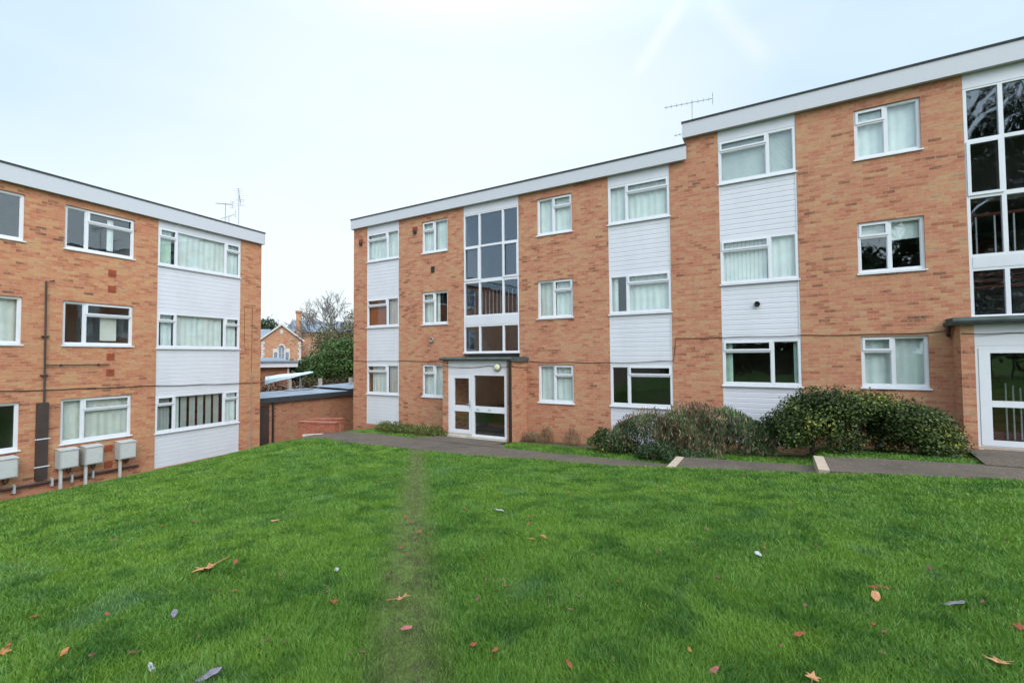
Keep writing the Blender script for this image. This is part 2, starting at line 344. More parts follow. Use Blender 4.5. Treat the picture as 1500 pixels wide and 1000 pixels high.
    def build(s, name, mat, parent=None, smooth=False):
        me = bpy.data.meshes.new(name); me.from_pydata(s.v, [], s.f); me.update()
        me.materials.append(MAT[mat])
        if smooth: me.polygons.foreach_set('use_smooth', [True]*len(me.polygons))
        o = bpy.data.objects.new(name, me); COL.objects.link(o); o.parent = parent; return o
def npmesh(name, V, Fq, mat, parent=None, tint=None, smooth=False):
    """V (n,3); Fq (m,k) equal-sided faces"""
    V = np.asarray(V, np.float32); Fq = np.asarray(Fq, np.int32); m, k = Fq.shape
    me = bpy.data.meshes.new(name); me.vertices.add(len(V)); me.vertices.foreach_set('co', V.ravel())
    me.loops.add(m*k); me.loops.foreach_set('vertex_index', Fq.ravel()); me.polygons.add(m)
    me.polygons.foreach_set('loop_start', np.arange(0, m*k, k, dtype=np.int32)); 
    me.update(calc_edges=True)
    if tint is not None:
        at = me.attributes.new('tint', 'FLOAT', 'FACE'); at.data.foreach_set('value', np.asarray(tint, np.float32))
    if smooth: me.polygons.foreach_set('use_smooth', [True]*m)
    me.materials.append(MAT[mat]); o = bpy.data.objects.new(name, me); COL.objects.link(o); o.parent = parent; return o
def empty(name, loc, rz=0):
    o = bpy.data.objects.new(name, None); o.empty_display_size = .2; COL.objects.link(o); o.location = loc; o.rotation_euler = (0, 0, rz); return o
def tag(o, label=None, cat=None, group=None, kind=None):
    for k, v in (('label', label), ('category', cat), ('group', group), ('kind', kind)):
        if v: o[k] = v
    return o

# ---------------------------------------------------------------- terrain
LA = 0.113761566; LE = 15.7475; RD = 12.7367
LN = np.array([math.cos(LA), math.sin(LA)]); LT = np.array([-math.sin(LA), math.cos(LA)])
def Lp(s, off=0.0, z=0.0):
    p = -(LE-off)*LN + s*LT; return (float(p[0]), float(p[1]), z)
CP = np.array([(0, 0, 0), (3, 0, .03), (7, 0, .05), (0, -4, .1), (7, -5, .1), (-7, -4, -.3), (0, 4, -.16), (4, 4, -.02), (8, 5, .0), (-4, 4, -.36), (-8, 3, -.70), (-8, 6.3, -.74),
    (-8.6, 9.4, -.88), (-6.5, 9.4, -.85), (-4.6, 9.4, -.755), (-3.05, 9.4, -.707), (-1.9, 9.4, -.617), (-.55, 9.4, -.515), (.5, 9.4, -.44), (2, 9.4, -.308), (3.1, 9.4, -.237), (6, 9.4, -.15), (9, 9.4, -.1),
    (-12.7, 8.93, -.92), (-11, 9.1, -.91), (-12, 5, -1.12), (-15.2, 3.2, -1.6), (-15.55, 6.2, -1.63), (-15.95, 9.6, -1.66), (-14.4, 9.4, -1.32), (-14.2, -3, -1.4), (-14, 4.5, -1.42)])
def tps(r): return np.where(r > 1e-9, r*r*np.log(np.maximum(r, 1e-9)), 0)
def _fit():
    n = len(CP); K = tps(np.linalg.norm(CP[:, None, :2]-CP[None, :, :2], axis=2)) + np.eye(n)*.02; P = np.c_[np.ones(n), CP[:, :2]]
    A = np.zeros((n+3, n+3)); A[:n, :n] = K; A[:n, n:] = P; A[n:, :n] = P.T
    return np.linalg.solve(A, np.r_[CP[:, 2], 0, 0, 0])
WT = _fit()
def sstep(x, a, b):
    t = np.clip((x-a)/(b-a), 0, 1); return t*t*(3-2*t)
PX = [-14.2, -12.9, -9.7, -5.7, -2.76, -1.93, -1.93+1e-4, -.46, .60, .601, 2.06, 3.07, 9]
PZ = [-1.0, -.93, -.88, -.87, -.835, -.83, -.645, -.598, -.556, -.374, -.30, -.27, -.2]
def path_z(x): return np.interp(x, PX, PZ)
SX = [-16.5, -15.5, -14.4, -13.4, -9, -5, -2.2, -1.6, .55, .8, 3, 9]
SZ = [-2.0, -1.6, -1.25, -1.0, -.93, -.90, -.84, -.68, -.60, -.40, -.30, -.22]
def height(x, y):
    x = np.asarray(x, float); y = np.asarray(y, float); xc = np.clip(x, -16.2, 9); yc = np.clip(y, -6, 9.6)
    r = np.sqrt((xc[..., None]-CP[:, 0])**2 + (yc[..., None]-CP[:, 1])**2)
    h = (tps(r)*WT[:len(CP)]).sum(-1) + WT[-3] + WT[-2]*xc + WT[-1]*yc
    # strip beside the path and up to the right hand block
    strip = np.interp(xc, SX, SZ) - .03 - .08*sstep(yc*0+y, 11.2, 12.6)
    h = h*(1-sstep(y, 9.3, 9.55)) + strip*sstep(y, 9.3, 9.55)
    # ditch along the left hand block
    off = x*LN[0] + y*LN[1] + LE
    h = np.where(y < 11, h*sstep(off, .55, .95) + (-2.15)*(1-sstep(off, .55, .95)), h)
    # lower yard by the garage
    k = sstep(-x, 14.6, 16.4)*sstep(y, 9.6, 10.6); h = h*(1-k) + (-1.86)*k
    k = sstep(y, 13.0, 14.0); h = h*(1-k) + (-1.9)*k
    d = np.hypot(x, y); k = sstep(d, 22, 27)*((x < -14) & (y > 10)); h = h*(1-k) + (-1.0)*k
    return h
def hz(x, y): return float(height(np.array([x]), np.array([y]))[0])
def terrain():
    def axis(a, b, st):
        c = np.arange(a, b+1e-6, st); lo = [a]; hi = [b]; g = st
        while lo[-1] > -2500: g *= 1.35; lo.append(lo[-1]-g)
        g = st
        while hi[-1] < 2500: g *= 1.35; hi.append(hi[-1]+g)
        return np.array(lo[1:][::-1] + list(c) + hi[1:])
    xs = axis(-17, 9, .12); ys = axis(-6, 13.2, .12); X, Y = np.meshgrid(xs, ys)
    Z = np.concatenate([height(X[i:i+16], Y[i:i+16]) for i in range(0, len(ys), 16)])
    Z += np.where((np.abs(Y) < 9.2) & (X > -14.5), (np.sin(X*2.1+Y*1.3)+np.sin(X*1.1-Y*2.7+1)+np.sin(X*4.3+Y*.7+2))*.008, 0)
    nx = len(xs); idx = np.arange(X.size).reshape(X.shape)
    Fq = np.stack([idx[:-1, :-1], idx[:-1, 1:], idx[1:, 1:], idx[1:, :-1]], -1).reshape(-1, 4)
    o = npmesh('lawn', np.stack([X, Y, Z], -1).reshape(-1, 3), Fq, 'lawn', smooth=True)
    soil = np.clip(sstep(-X, 13.0, 14.6)*sstep(Y, 9.2, 9.9), 0, 1) + (1-sstep(X*LN[0]+Y*LN[1]+LE, .6, .95))*(Y < 12)
    soil = np.maximum(soil, .85*sstep(Y, 11.75, 12.1)*(X > -9)*(Y < 13))
    at = o.data.attributes.new('soil', 'FLOAT', 'POINT'); at.data.foreach_set('value', np.clip(soil, 0, 1).astype(np.float32).ravel())
    tag(o, kind='structure'); return o
terrain()

# ---------------------------------------------------------------- path with two steps
def make_path():
    def strip(mb, xs, y0f, y1f, dz=0):
        for a, b in zip(xs[:-1], xs[1:]):
            za, zb = float(path_z(a+1e-3))+dz, float(path_z(b-1e-3))+dz
            n = 3
            A = (a, y0f(a), za); B = (b, y0f(b), zb); Cc = (b, y1f(b), zb); Dd = (a, y1f(a), za)
            mb.quad(A, B, Cc, Dd)
            mb.quad((A[0], A[1], za-.3), (B[0], B[1], zb-.3), B, A); mb.quad(Dd, Cc, (Cc[0], Cc[1], zb-.3), (Dd[0], Dd[1], za-.3))
    near = lambda x: float(np.interp(x, [-13.4, -12.9, -11, -8.6, 10], [9.6, 9.1, 9.2, 9.36, 9.36])) + .02*math.sin(x*5.1)
    farf = lambda x: float(np.interp(x, [-13.9, -12.6, -11, -9.5, 10], [10.15, 10.75, 10.75, 10.6, 10.6])) + .02*math.sin(x*4.3+1)
    m = MB()
    strip(m, [x for x in np.arange(-13.3, -1.94, .3)] + [-1.93], near, farf)
    strip(m, [-1.93+.16, -1.4, -1, -.46, 0, .3, .60], near, farf); strip(m, [.60+.16, 1.2, 1.6, 2.06, 2.5, 3.07, 4, 5, 7, 9], near, farf)
    o = m.build('path', 'path'); tag(o, kind='structure')
    a = MB(); a.quad((-9.65, 10.55, -.876), (-6.9, 10.55, -.862), (-6.86, 11.69, -.935), (-9.37, 11.69, -.945)); a.quad((-6.9, 10.55, -.862), (-6.3, 10.55, -.87), (-6.84, 11.2, -.91))
    a.quad((3.0, 10.55, -.262), (9, 10.55, -.19), (9, 12.25, -.23), (3.19, 12.25, -.262))
    tag(a.build('pavement', 'path'), kind='structure')
    for x, zt, lb in ((-1.93, -.645, 'pale concrete step edge lower down the path, in front of the grey green shrubs'), (.60, -.374, 'pale concrete step edge higher up the path, in front of the big dark bush')):
        b = MB(); b.box(x, x+.16, near(x)+.0, farf(x), zt-.32, zt+.012); tag(b.build('step_edge', 'nosing'), lb, 'step')
make_path()

# ---------------------------------------------------------------- building parts
def curtain(parent, x0, x1, z0, z1, y, mat, kind='net', tilt=0):
    mb = MB()
    if kind == 'net':
        n = max(6, int((x1-x0)/.018)); ph = random.random()*6
        P = [(x0+(x1-x0)*i/n, y + .018*math.sin(i*.62+ph)*.45 + .008*math.sin(i*.23+ph*2)) for i in range(n+1)]
        for (a, b), (c, d) in zip(P[:-1], P[1:]): mb.quad((a, b, z0), (c, d, z0), (c, d, z1), (a, b, z1))
        return mb.build('curtain', mat, parent, True)
    if kind == 'slats':
        z = z0
        while z < z1: mb.box(x0, x1, y, y+.022, z, z+.004); mb.quad((x0, y, z), (x1, y, z), (x1, y+.02, z+.028), (x0, y+.02, z+.028)); z += .03
        return mb.build('blind', mat, parent)
    if kind == 'vertical':
        x = x0
        while x < x1: mb.box(x, min(x+.085, x1), y, y+.003, z0, z1); x += .092
        return mb.build('blind', mat, parent)
    if kind == 'roller':
        mb.box(x0, x1, y, y+.004, z0, z1); return mb.build('blind', mat, parent)
def window(parent, x0, x1, z0, z1, cols, cur=None, yf=.045, name='window', glassmat='glass', rows=None, sill=True, vent_h=.27):
    """cols: list of (width fraction, has top vent). cur: list of (x0frac, x1frac, z0frac, z1frac, material, kind)"""
    fr, mu = .055, .062; zb = z0 + (.045 if sill else 0)
    root = MB(); holes = []; vents = []; W = x1-x0; acc = 0; panes = []
    for i, (w, vent) in enumerate(cols):
        a = x0 + W*acc + (fr if i == 0 else mu/2); acc += w; b = x0 + W*acc - (fr if i == len(cols)-1 else mu/2)
        lo, hi = zb+fr, z1-fr
        if vent:
            t = hi - (hi-lo)*vent_h
            holes += [(a, b, lo, t-.03), (a, b, t+.03, hi)]; vents.append((a, b, t+.03, hi)); panes += [(a, b, lo, t-.03), (a, b, t+.03, hi)]
        else: holes.append((a, b, lo, hi)); panes.append((a, b, lo, hi))
    root.holed(x0, x1, zb, z1, holes, yf, yf+.07)
    fo = root.build(name, 'upvc', parent)
    # beading round every pane, a proud sash round the opening vents
    bd = MB()
    for (a, b, c, d) in panes:
        bd.holed(a+.0005, b-.0005, c+.0005, d-.0005, [(a+.016, b-.016, c+.016, d-.016)], yf+.018, yf+.05)
    bd.build('beading', 'upvc', fo)
    for (a, b, c, d) in vents:
        MB().holed(a-.02, b+.02, c-.02, d+.02, [(a+.028, b-.028, c+.022, d-.022)], yf-.018, yf-.0015).build('vent_sash', 'upvc', fo)
    for (a, b, c, d) in panes: MB().box(a+.004, b-.004, yf+.034, yf+.046, c+.004, d-.004).build('pane', glassmat, fo)
    if sill:
        sb = MB(); sb.quad((x0-.03, -.035, z0), (x1+.03, -.035, z0), (x1+.03, -.035, z0+.03), (x0-.03, -.035, z0+.03)); sb.quad((x0-.03, -.035, z0+.03), (x1+.03, -.035, z0+.03), (x1+.03, yf+.02, z0+.043), (x0-.03, yf+.02, z0+.043))
        sb.quad((x0-.03, yf+.02, z0), (x1+.03, yf+.02, z0), (x1+.03, -.035, z0), (x0-.03, -.035, z0)); sb.quad((x0-.03, -.035, z0+.03), (x0-.03, yf+.02, z0+.043), (x0-.03, yf+.02, z0), (x0-.03, -.035, z0)); sb.quad((x1+.03, -.035, z0), (x1+.03, yf+.02, z0), (x1+.03, yf+.02, z0+.043), (x1+.03, -.035, z0+.03))
        sb.build('sill', 'upvc', fo)
    for c in (cur or []):
        a, b, lo, hi, mat, kind = c
        curtain(fo, x0+.03+(W-.06)*a, x0+.03+(W-.06)*b, zb+.02+(z1-zb-.04)*lo, zb+.02+(z1-zb-.04)*hi, yf+.105+random.random()*.02, mat, kind)
    return fo
def cladding(parent, x0, x1, z0, z1, pitch=.13):
    mb = MB(); n = max(1, round((z1-z0)/pitch)); p = (z1-z0)/n
    for i in range(n):
        a = z0+i*p; b = a+p; yb, yt = .018, .027
        mb.quad((x0, yb, a), (x1, yb, a), (x1, yb, b-.028), (x0, yb, b-.028))
        mb.quad((x0, yb, b-.028), (x1, yb, b-.028), (x1, yt, b-.006), (x0, yt, b-.006))
        mb.quad((x0, yt, b-.006), (x1, yt, b-.006), (x1, yt, b), (x0, yt, b)); mb.quad((x0, yt, b), (x1, yt, b), (x1, yb, b), (x0, yb, b))
    mb.quad((x0, .07, z0), (x0, .07, z1), (x1, .07, z1), (x1, .07, z0)); mb.quad((x0, .07, z0), (x1, .07, z0), (x1, .018, z0), (x0, .018, z0))
    # edge trims
    mb.box(x0+.0005, x0+.03, .006, .06, z0, z1); mb.box(x1-.03, x1-.0005, .006, .06, z0, z1)
    return mb.build('cladding_panel', 'cladding', parent)
def flat_panel(parent, x0, x1, z0, z1, name='white_panel'):
    mb = MB(); mb.box(x0+.0005, x1-.0005, .012, .07, z0, z1); mb.box(x0+.0005, x1-.0005, .004, .0118, z0, z0+.03); return mb.build(name, 'cladding', parent)
def bay(parent, x0, x1, rows, base, top, cols, curs, vent_h=.22):
    """rows: [(z0,z1)] from the ground up"""
    z = base
    for (a, b), cu in zip(rows, curs):
        cladding(parent, x0, x1, z, a-.002)
        window(parent, x0+.004, x1-.004, a, b, cols, cu, yf=.01, vent_h=vent_h); z = b+.002
    flat_panel(parent, x0, x1, z, top, 'header_panel')
def stair_window(parent, x0, x1, xm, rows, panels, sashrows, name='stair_window', gm='glass_stair'):
    """rows [(z0,z1)], white flat panels between, xm = mullion positions"""
    zlo, zhi = min(r[0] for r in rows), max(r[1] for r in rows); xs = [x0] + xm + [x1]; holes = []; sash = []
    for ri, (a, b) in enumerate(rows):
        for i in range(len(xs)-1):
            l = xs[i] + (.055 if i == 0 else .035); r = xs[i+1] - (.055 if i == len(xs)-2 else .035)
            h = (l, r, a+.035, b-.035); holes.append((h, gm if ri < 2 or True else 'glass'))
            if ri in sashrows and i != 1: sash.append(h)
    m = MB(); m.holed(x0, x1, zlo, zhi, [h for h, _ in holes], .01, .09)
    fo = m.build(name, 'upvc', parent)
    for h, g in holes: MB().box(h[0]+.003, h[1]-.003, .045, .057, h[2]+.003, h[3]-.003).build('pane', g, fo)
    for h in sash: MB().holed(h[0]-.03, h[1]+.03, h[2]-.03, h[3]+.03, [(h[0]+.025, h[1]-.025, h[2]+.03, h[3]-.03)], -.012, .0085).build('sash', 'upvc', fo)
    MB().box(x0-.02, x1+.02, -.04, .0095, zlo-.045, zlo-.001).build('sill', 'upvc', fo)
    return fo
def railing(parent, x0, x1, z0, z1, y, n, rail='stair_red', bar='upvc', slope=0.0, r=.012):
    m = MB()
    for i in range(n):
        x = x0+(x1-x0)*(i+.5)/n; dz = slope*(x-x0); m.box(x-r, x+r, y-r, y+r, z0+dz, z1+dz)
    o = m.build('baluster', bar, parent); MB().tube([(x0, y, z1+.03), (x1, y, z1+.03+slope*(x1-x0))], .035, 8).build('handrail', rail, o); return o
def wallcable(parent, pts, r=.009, name='cable'):
    P = []
    for (a, b) in zip(pts[:-1], pts[1:]):
        n = max(2, int(math.dist(a, b)/.35))
        for i in range(n):
            t = i/n; P.append((a[0]+(b[0]-a[0])*t, a[1]+(b[1]-a[1])*t - r, a[2]+(b[2]-a[2])*t - .02*math.sin(math.pi*((i % 4)/4))+random.uniform(-.004, .004)))
    P.append(pts[-1]); return MB().tube(P, r, 6).build(name, 'cable', parent)
def vent_block(parent, x, z, w=.2, h=.2, mat='terracotta'):
    m = MB(); m.box(x-w/2, x+w/2, -.012, .02, z-h/2, z+h/2)
    for i in range(4):
        zz = z-h/2+h*(i+.5)/4; m.box(x-w/2+.02, x+w/2-.02, -.022, -.0125, zz-.008, zz+.008)
    return m.build('air_vent', mat, parent)
def shell(parent, x0, x1, y1, z0, z1, brick, left=True, right=True):
    m = MB()
    if left: m.box(x0, x0+.25, .2505, y1-.2505, z0, z1)
    if right: m.box(x1-.25, x1, .2505, y1-.2505, z0, z1)
    m.box(x0, x1, y1-.25, y1, z0, z1); return m.build('side_wall', brick, parent)
def interior(parent, x0, x1, y1, floors, parts=()):
    m = MB()
    for z in floors: m.box(x0+.26, x1-.26, .26, y1-.26, z-.22, z)
    m.build('floor_slab', 'floor_dark', parent)
    m = MB(); zt = floors[-1]; zb = floors[0]
    for a, b in zip(floors[:-1], floors[1:]):
        m.box(x0+.27, x1-.27, 3.6, 3.7, a+.001, b-.221)
        for x in parts: m.box(x-.05, x+.05, .26, 3.599, a+.001, b-.221)
    m.build('inner_wall', 'room_wall', parent)

# ---------------------------------------------------------------- the long block on the right
R = empty('apartment_block', (0, RD, 0))
tag(R, 'long three storey brick block on the right with stepped roof and two glazed stairwells', 'apartment block')
a0, a1, c0, c1, d0, d1, e0, e1, g0, g1 = -13.979, -12.272, -11.134, -9.952, -9.251, -7.072, -6.404, -5.222, -4.10, -2.382
h0, h1, i0, i1, j0, j1 = -1.158, .542, 1.673, 2.823, 3.496, 5.675
ZA, ZB = 6.86, 7.45
bayA = [(.14, 1.322), (2.735, 3.885), (5.335, 6.475)]; bayB = [(.795, 1.962), (3.35, 4.513), (5.941, 7.085)]
smA = [(.135, 1.33), (2.732, 3.940), (5.336, 6.53)]; smB = [(.817, 1.981), (3.355, 4.54), (5.945, 7.114)]
hA = [(a0, a1, -1.01, ZA), (g0, g1, -1.01, ZA), (d0, d1, -.9, ZA)] + [(x0, x1, *z) for x0, x1 in ((c0, c1), (e0, e1)) for z in smA]
MB().holed(-14.74, -1.96, -2.2, ZA, hA, 0, .25).build('brick_wall', 'brick', R)
hB = [(h0, h1, -.62, ZB), (j0, j1, -.3, ZB)] + [(i0, i1, *z) for z in smB]
MB().holed(-1.96, 9, -2.2, ZB, hB, 0, .25).build('brick_wall', 'brick', R)
shell(R, -14.74, -1.96, 9, -2.2, ZA, 'brick', right=False); shell(R, -1.96, 9, 9.0, -2.2, ZB, 'brick')
interior(R, -14.74, -2.0, 9, [-.95, 1.72, 4.32, 6.84], (a1+.5, c1+.35, d1+.35, e1+.5)); interior(R, -1.9, 9, 9, [-.3, 2.33, 4.93, 7.40], (h1+.5, i1+.35, j1+.3))
# roofs, fascias and felt edges
MB().box(-14.70, -2.01, -.08, 8.98, ZA+.001, 7.10).build('roof', 'felt_roof', R); MB().box(-1.93, 8.98, -.08, 8.98, ZB+.001, 7.70).build('roof', 'felt_roof', R)
m = MB(); m.box(-14.79, -1.915, -.125, -.0805, 6.775, 7.14); m.box(-14.79, -14.75, -.08, 9, 6.775, 7.14); m.build('fascia', 'fascia', R)
m = MB(); m.box(-2.005, 9, -.125, -.0805, 7.355, 7.742); m.box(-2.005, -1.965, -.08, 9, 7.355, 7.742); m.build('fascia', 'fascia', R)
m = MB(); m.box(-14.80, -1.91, -.145, -.04, 7.1405, 7.185); m.box(-14.80, -14.70, -.039, 9, 7.1405, 7.185); m.build('roof_edge', 'felt', R)
m = MB(); m.box(-2.02, 9, -.145, -.04, 7.7425, 7.785); m.box(-2.02, -1.92, -.039, 9, 7.7425, 7.785); m.build('roof_edge', 'felt', R)
MB().box(-14.74, -1.965, -.0795, -.0005, 6.78, ZA).build('soffit', 'fascia', R); MB().box(-1.96, 9, -.0795, -.0005, 7.36, ZB).build('soffit', 'fascia', R)
net = lambda a=0., b=1., m='net': (a, b, 0, 1, m, 'net')
bay(R, a0, a1, bayA, -1.0, ZA-.005, [(.64, 1), (.36, 0)], [[net(.10, .62, 'curtain_pale'), net(.66, .98, 'curtain_warm')], [(.03, .60, 0, 1, 'blind_orange', 'roller'), net(.66, 1, 'curtain_warm')], [net(), ]])
for k, z in enumerate(smA):
    window(R, c0, c1, *z, [(.47, 1), (.53, 0)], [[net()], [net(0, .45), net(.5, .62)], [net(0, .45), net(.5, 1)]][k])
    window(R, e0, e1, *z, [(.46, 0), (.54, 1)], [[net()], [net(0, .45, 'curtain_pale'), net(.5, 1)], [net()]][k])
bay(R, g0, g1, bayA, -.96, ZA-.005, [(.31, 0), (.69, 1)], [[], [net(0, .12), net(.3, 1)], [net()]])
bay(R, h0, h1, bayB, -.60, ZB-.005, [(.65, 1), (.35, 0)], [[(.0, .12, 0, 1, 'curtain_green', 'net'), (.93, 1, 0, 1, 'curtain_green', 'net')], [(0, .62, 0, 1, 'net', 'vertical'), net(.67, 1)], [(0, .64, 0, 1, 'net', 'slats'), (.66, 1, 0, 1, 'net', 'slats')]])
for k, z in enumerate(smB):
    window(R, i0, i1, *z, [(.49, 1), (.51, 0)], [[net()], [(.5, 1, .62, 1, 'net', 'roller'), (.02, .46, .75, 1, 'net', 'roller')], [net(0, .47), net(.5, 1)]][k])
stair_window(R, d0, d1, [-8.60, -7.67], [(1.74, 2.64), (2.97, 4.13), (4.18, 5.335), (5.335, 6.46)], [], (2,))
flat_panel(R, d0, d1, 6.465, ZA-.005, 'header_panel')
m = MB(); m.box(d0+.056, d1-.056, .002, .0095, 2.66, 2.95); m.build('white_panel', 'cladding', R)
stair_window(R, j0, j1, [4.05, 4.98], [(2.33, 3.30), (3.57, 4.79), (4.81, 5.945), (5.95, 7.05)], [], (2,), gm='glass_wavy')
flat_panel(R, j0, j1, 7.055, ZB-.005, 'header_panel')
m = MB(); m.box(j0+.056, j1-.056, .002, .0095, 3.32, 3.55); m.build('white_panel', 'cladding', R)
# stairwells: railings, landings and flights
railing(R, d0+.1, d1-.1, 3.02, 3.85, .42, 13); railing(R, j0+.1, j1-.1, 3.62, 4.45, .42, 7)
m = MB()
for k in range(8): m.box(d0+.2, d0+1.3, 1.2+k*.25, 1.45+k*.25, -.95, -.75+k*.17)
for k in range(9): m.box(j0+.15, j0+1.2, 1.0+k*.25, 1.25+k*.25, -.3, -.1+k*.17); m.box(j0+.1, j0+1.5, 1.0+k*.24, 1.24+k*.24, 3.0+k*.16, 3.06+k*.17)
m.build('staircase', 'stair_red', R)
m = MB()
for k in range(9): x = d1-.15-k*.12; m.box(x-.012, x+.012, 1.1, 1.13, -.9+k*.04, .05+k*.08)
for k in range(10): x = j0+.75+k*.11; m.box(x-.012, x+.012, .95, .98, -.25, .95-k*.05)
m.build('baluster', 'upvc', R)
# porches
def porch(x0, x1, yfr, zb, ztop, zhead, split, gl, gr, rail, name_handle=True, closed_bottom=None, zg=-2.2):
    po = MB().box(x0+.2005, x1-.1305, yfr+.001, yfr+.2, zg, zb-.1405).build('porch', 'brick', R)
    MB().box(x0, x0+.2, yfr, -.0005, zg, ztop-.001).build('side_wall', 'brick', po); MB().box(x1-.13, x1, yfr, -.0005, zg, ztop-.001).build('side_wall', 'brick', po)
    fx0, fx1 = x0+.2, x1-.13
    MB().box(fx0+.0005, fx1-.0005, yfr+.035, yfr+.10, zhead, ztop-.002).build('porch_header', 'cladding', po)
    m = MB(); m.holed(split, fx1-.0005, zb-.04, zhead-.001, [(gr[0], gr[1], gr[2], gr[3]), (gr[0], gr[1], gr[4], gr[5])], yfr+.03, yfr+.10)
    fo = m.build('fixed_screen', 'upvc', po)
    for a, b in ((gr[2], gr[3]), (gr[4], gr[5])): MB().box(gr[0]-.005, gr[1]+.005, yfr+.06, yfr+.07, a-.005, b+.005).build('pane', 'glass', fo)
    m = MB(); m.holed(fx0+.0005, split-.0005, zb, zhead-.001, [(fx0+.055, split-.02, zb+.02, zhead-.05)], yfr+.04, yfr+.11); fr = m.build('door_frame', 'upvc', po)
    m = MB(); m.holed(fx0+.058, split-.023, zb+.023, zhead-.053, [(gl[0], gl[1], gl[2], gl[3]), (gl[0], gl[1], gl[4], gl[5])], yfr+.03, yfr+.085)
    do = m.build('door', 'upvc', po)
    for a, b in ((gl[2], gl[3]), (gl[4], gl[5])): MB().box(gl[0]-.005, gl[1]+.005, yfr+.055, yfr+.065, a-.005, b+.005).build('pane', 'glass', do)
    h = MB(); hx = split-.06; hz_ = rail; h.box(hx-.018, hx+.018, yfr+.018, yfr+.0295, hz_-.02, hz_+.2); h.tube([(hx, yfr+.02, hz_+.1), (hx, yfr-.025, hz_+.1), (hx-.10, yfr-.025, hz_+.1)], .010, 8); h.build('handle', 'steel', do)
    MB().box(fx0, fx1, yfr-.05, yfr+.2, zb-.14, zb-.0405).build('threshold', 'stone', po)
    MB().box(fx0+.0005, split, yfr+.03, yfr+.1, zb-.04, zb-.0005).build('threshold', 'nosing', po)
    return po, fx0, fx1
po, fx0, fx1 = porch(-9.355, -6.81, -1.037, -.83, 1.475, 1.045, -8.235, (-8.91, -8.34, .06, .915, -.70, -.13), (-8.14, -7.04, .06, 1.01, -.82, -.12), .02)
m = MB()
m.box(-9.40, -6.75, -1.12, -.0005, 1.475, 1.535)
m.tube([(-9.42, -1.11, 1.52), (-6.74, -1.11, 1.52)], .048, 8); m.box(-9.36, -6.79, -1.03, -.001, 1.5355, 1.58); m.box(-6.80, -6.735, -1.1, -.0006, 1.44, 1.56)
m.build('canopy_roof', 'canopy_felt', po)
m = MB(); m.box(-8.05, -7.95, -1.018, -1.0075, -.055, -.02); m.box(-7.62, -7.52, -1.018, -1.0075, -.055, -.02); m.build('letter_plate', 'steel', po)
m = MB(); m.box(-6.835, -6.765, -1.115, -1.045, -.97, 1.47); m.box(-6.85, -6.75, -1.12, -1.04, .2, .25); m.build('downpipe', 'black_pipe', po)
wallcable(po, [(-9.3, -1.045, 1.30), (-8.3, -1.006, 1.25), (-7.6, -1.006, 1.31), (-6.83, -1.045, 1.29), (-6.80, -.98, 1.29), (-6.80, -.02, 1.24)], .008)
MB().box(-9.1, -6.95, -.93, .24, -1.0, -.90).build('hall_floor', 'floor_dark', po)
po2, _, _ = porch(3.19, 5.90, -.497, -.22, 2.15, 1.73, 4.75, (3.61, 4.62, .67, 1.59, -.09, .55), (4.82, 5.70, .67, 1.6, -.09, .55), .6)
m = MB(); m.box(3.06, 6.03, -.62, -.0005, 2.15, 2.22); m.tube([(3.05, -.60, 2.225), (6.04, -.60, 2.225)], .062, 8); m.box(3.10, 6.0, -.55, -.001, 2.2205, 2.30); m.build('canopy_roof', 'canopy_felt', po2)
m = MB(); m.tube([(3.11, -.13, 2.15), (3.11, -.10, 2.02), (3.13, -.04, 1.95)], .035, 8); m.build('gutter_outlet', 'brown_duct', po2)
MB().box(3.4, 5.7, -.39, .24, -.4, -.26).build('hall_floor', 'floor_dark', po2)
wallcable(po2, [(3.2, -.505, 1.98), (3.9, -.468, 1.97), (5.3, -.468, 2.02)], .008)
# cables, vents on the facade
wallcable(R, [(-14.7, 0, 1.46), (-12, 0, 1.46), (-9.4, 0, 1.43)]); wallcable(R, [(-6.7, 0, 1.43), (-4.2, 0, 1.40), (-2.35, 0, 1.44), (-2.28, 0, 2.05), (-.3, 0, 2.04), (.6, 0, 2.05), (1.8, 0, 2.03), (3.1, 0, 2.05)])
for x, z in ((-14.32, 6.27), (-11.46, 6.34)): vent_block(R, x, z, .24, .16); MB().lathe([(.075, 0), (.075, .06), (.05, .065)], 14, Matrix.Translation((x+.02, -.02, z-.13)) @ Matrix.Rotation(math.pi/2, 4, 'X')).build('flue_outlet', 'dark_vent', R)
def round_vent(x, z, mat, r=.075, zs=.012): MB().lathe([(r, 0), (r, .07), (r*.75, .09), (r*.7, .05), (r*.1, .05)], 16, Matrix.Translation((x, zs, z)) @ Matrix.Rotation(math.pi/2, 4, 'X')).build('flue_outlet', mat, R, True)
vent_block(R, -10.62, 4.74, .16, .22, 'dark_vent'); round_vent(-10.66, 2.2, 'grey_vent', .1); round_vent(-.35, 2.84, 'dark_vent', .065, .03)
# the round bulkhead light
m = MB(); m.lathe([(.125, 0), (.125, .035), (.115, .05)], 24, Matrix.Translation((-7.27, RD-1.003, 1.27)) @ Matrix.Rotation(math.pi/2, 4, 'X'))
lo = m.build('wall_light', 'grey_vent'); tag(lo, 'round cream bulkhead light on the white header above the left entrance door', 'wall light')
MB().lathe([(.105, .045), (.10, .07), (.07, .09), (.02, .098)], 24, Matrix.Translation((-7.27, RD-1.004, 1.27)) @ Matrix.Rotation(math.pi/2, 4, 'X')).build('light_cover', 'lamp_cream', lo, True)

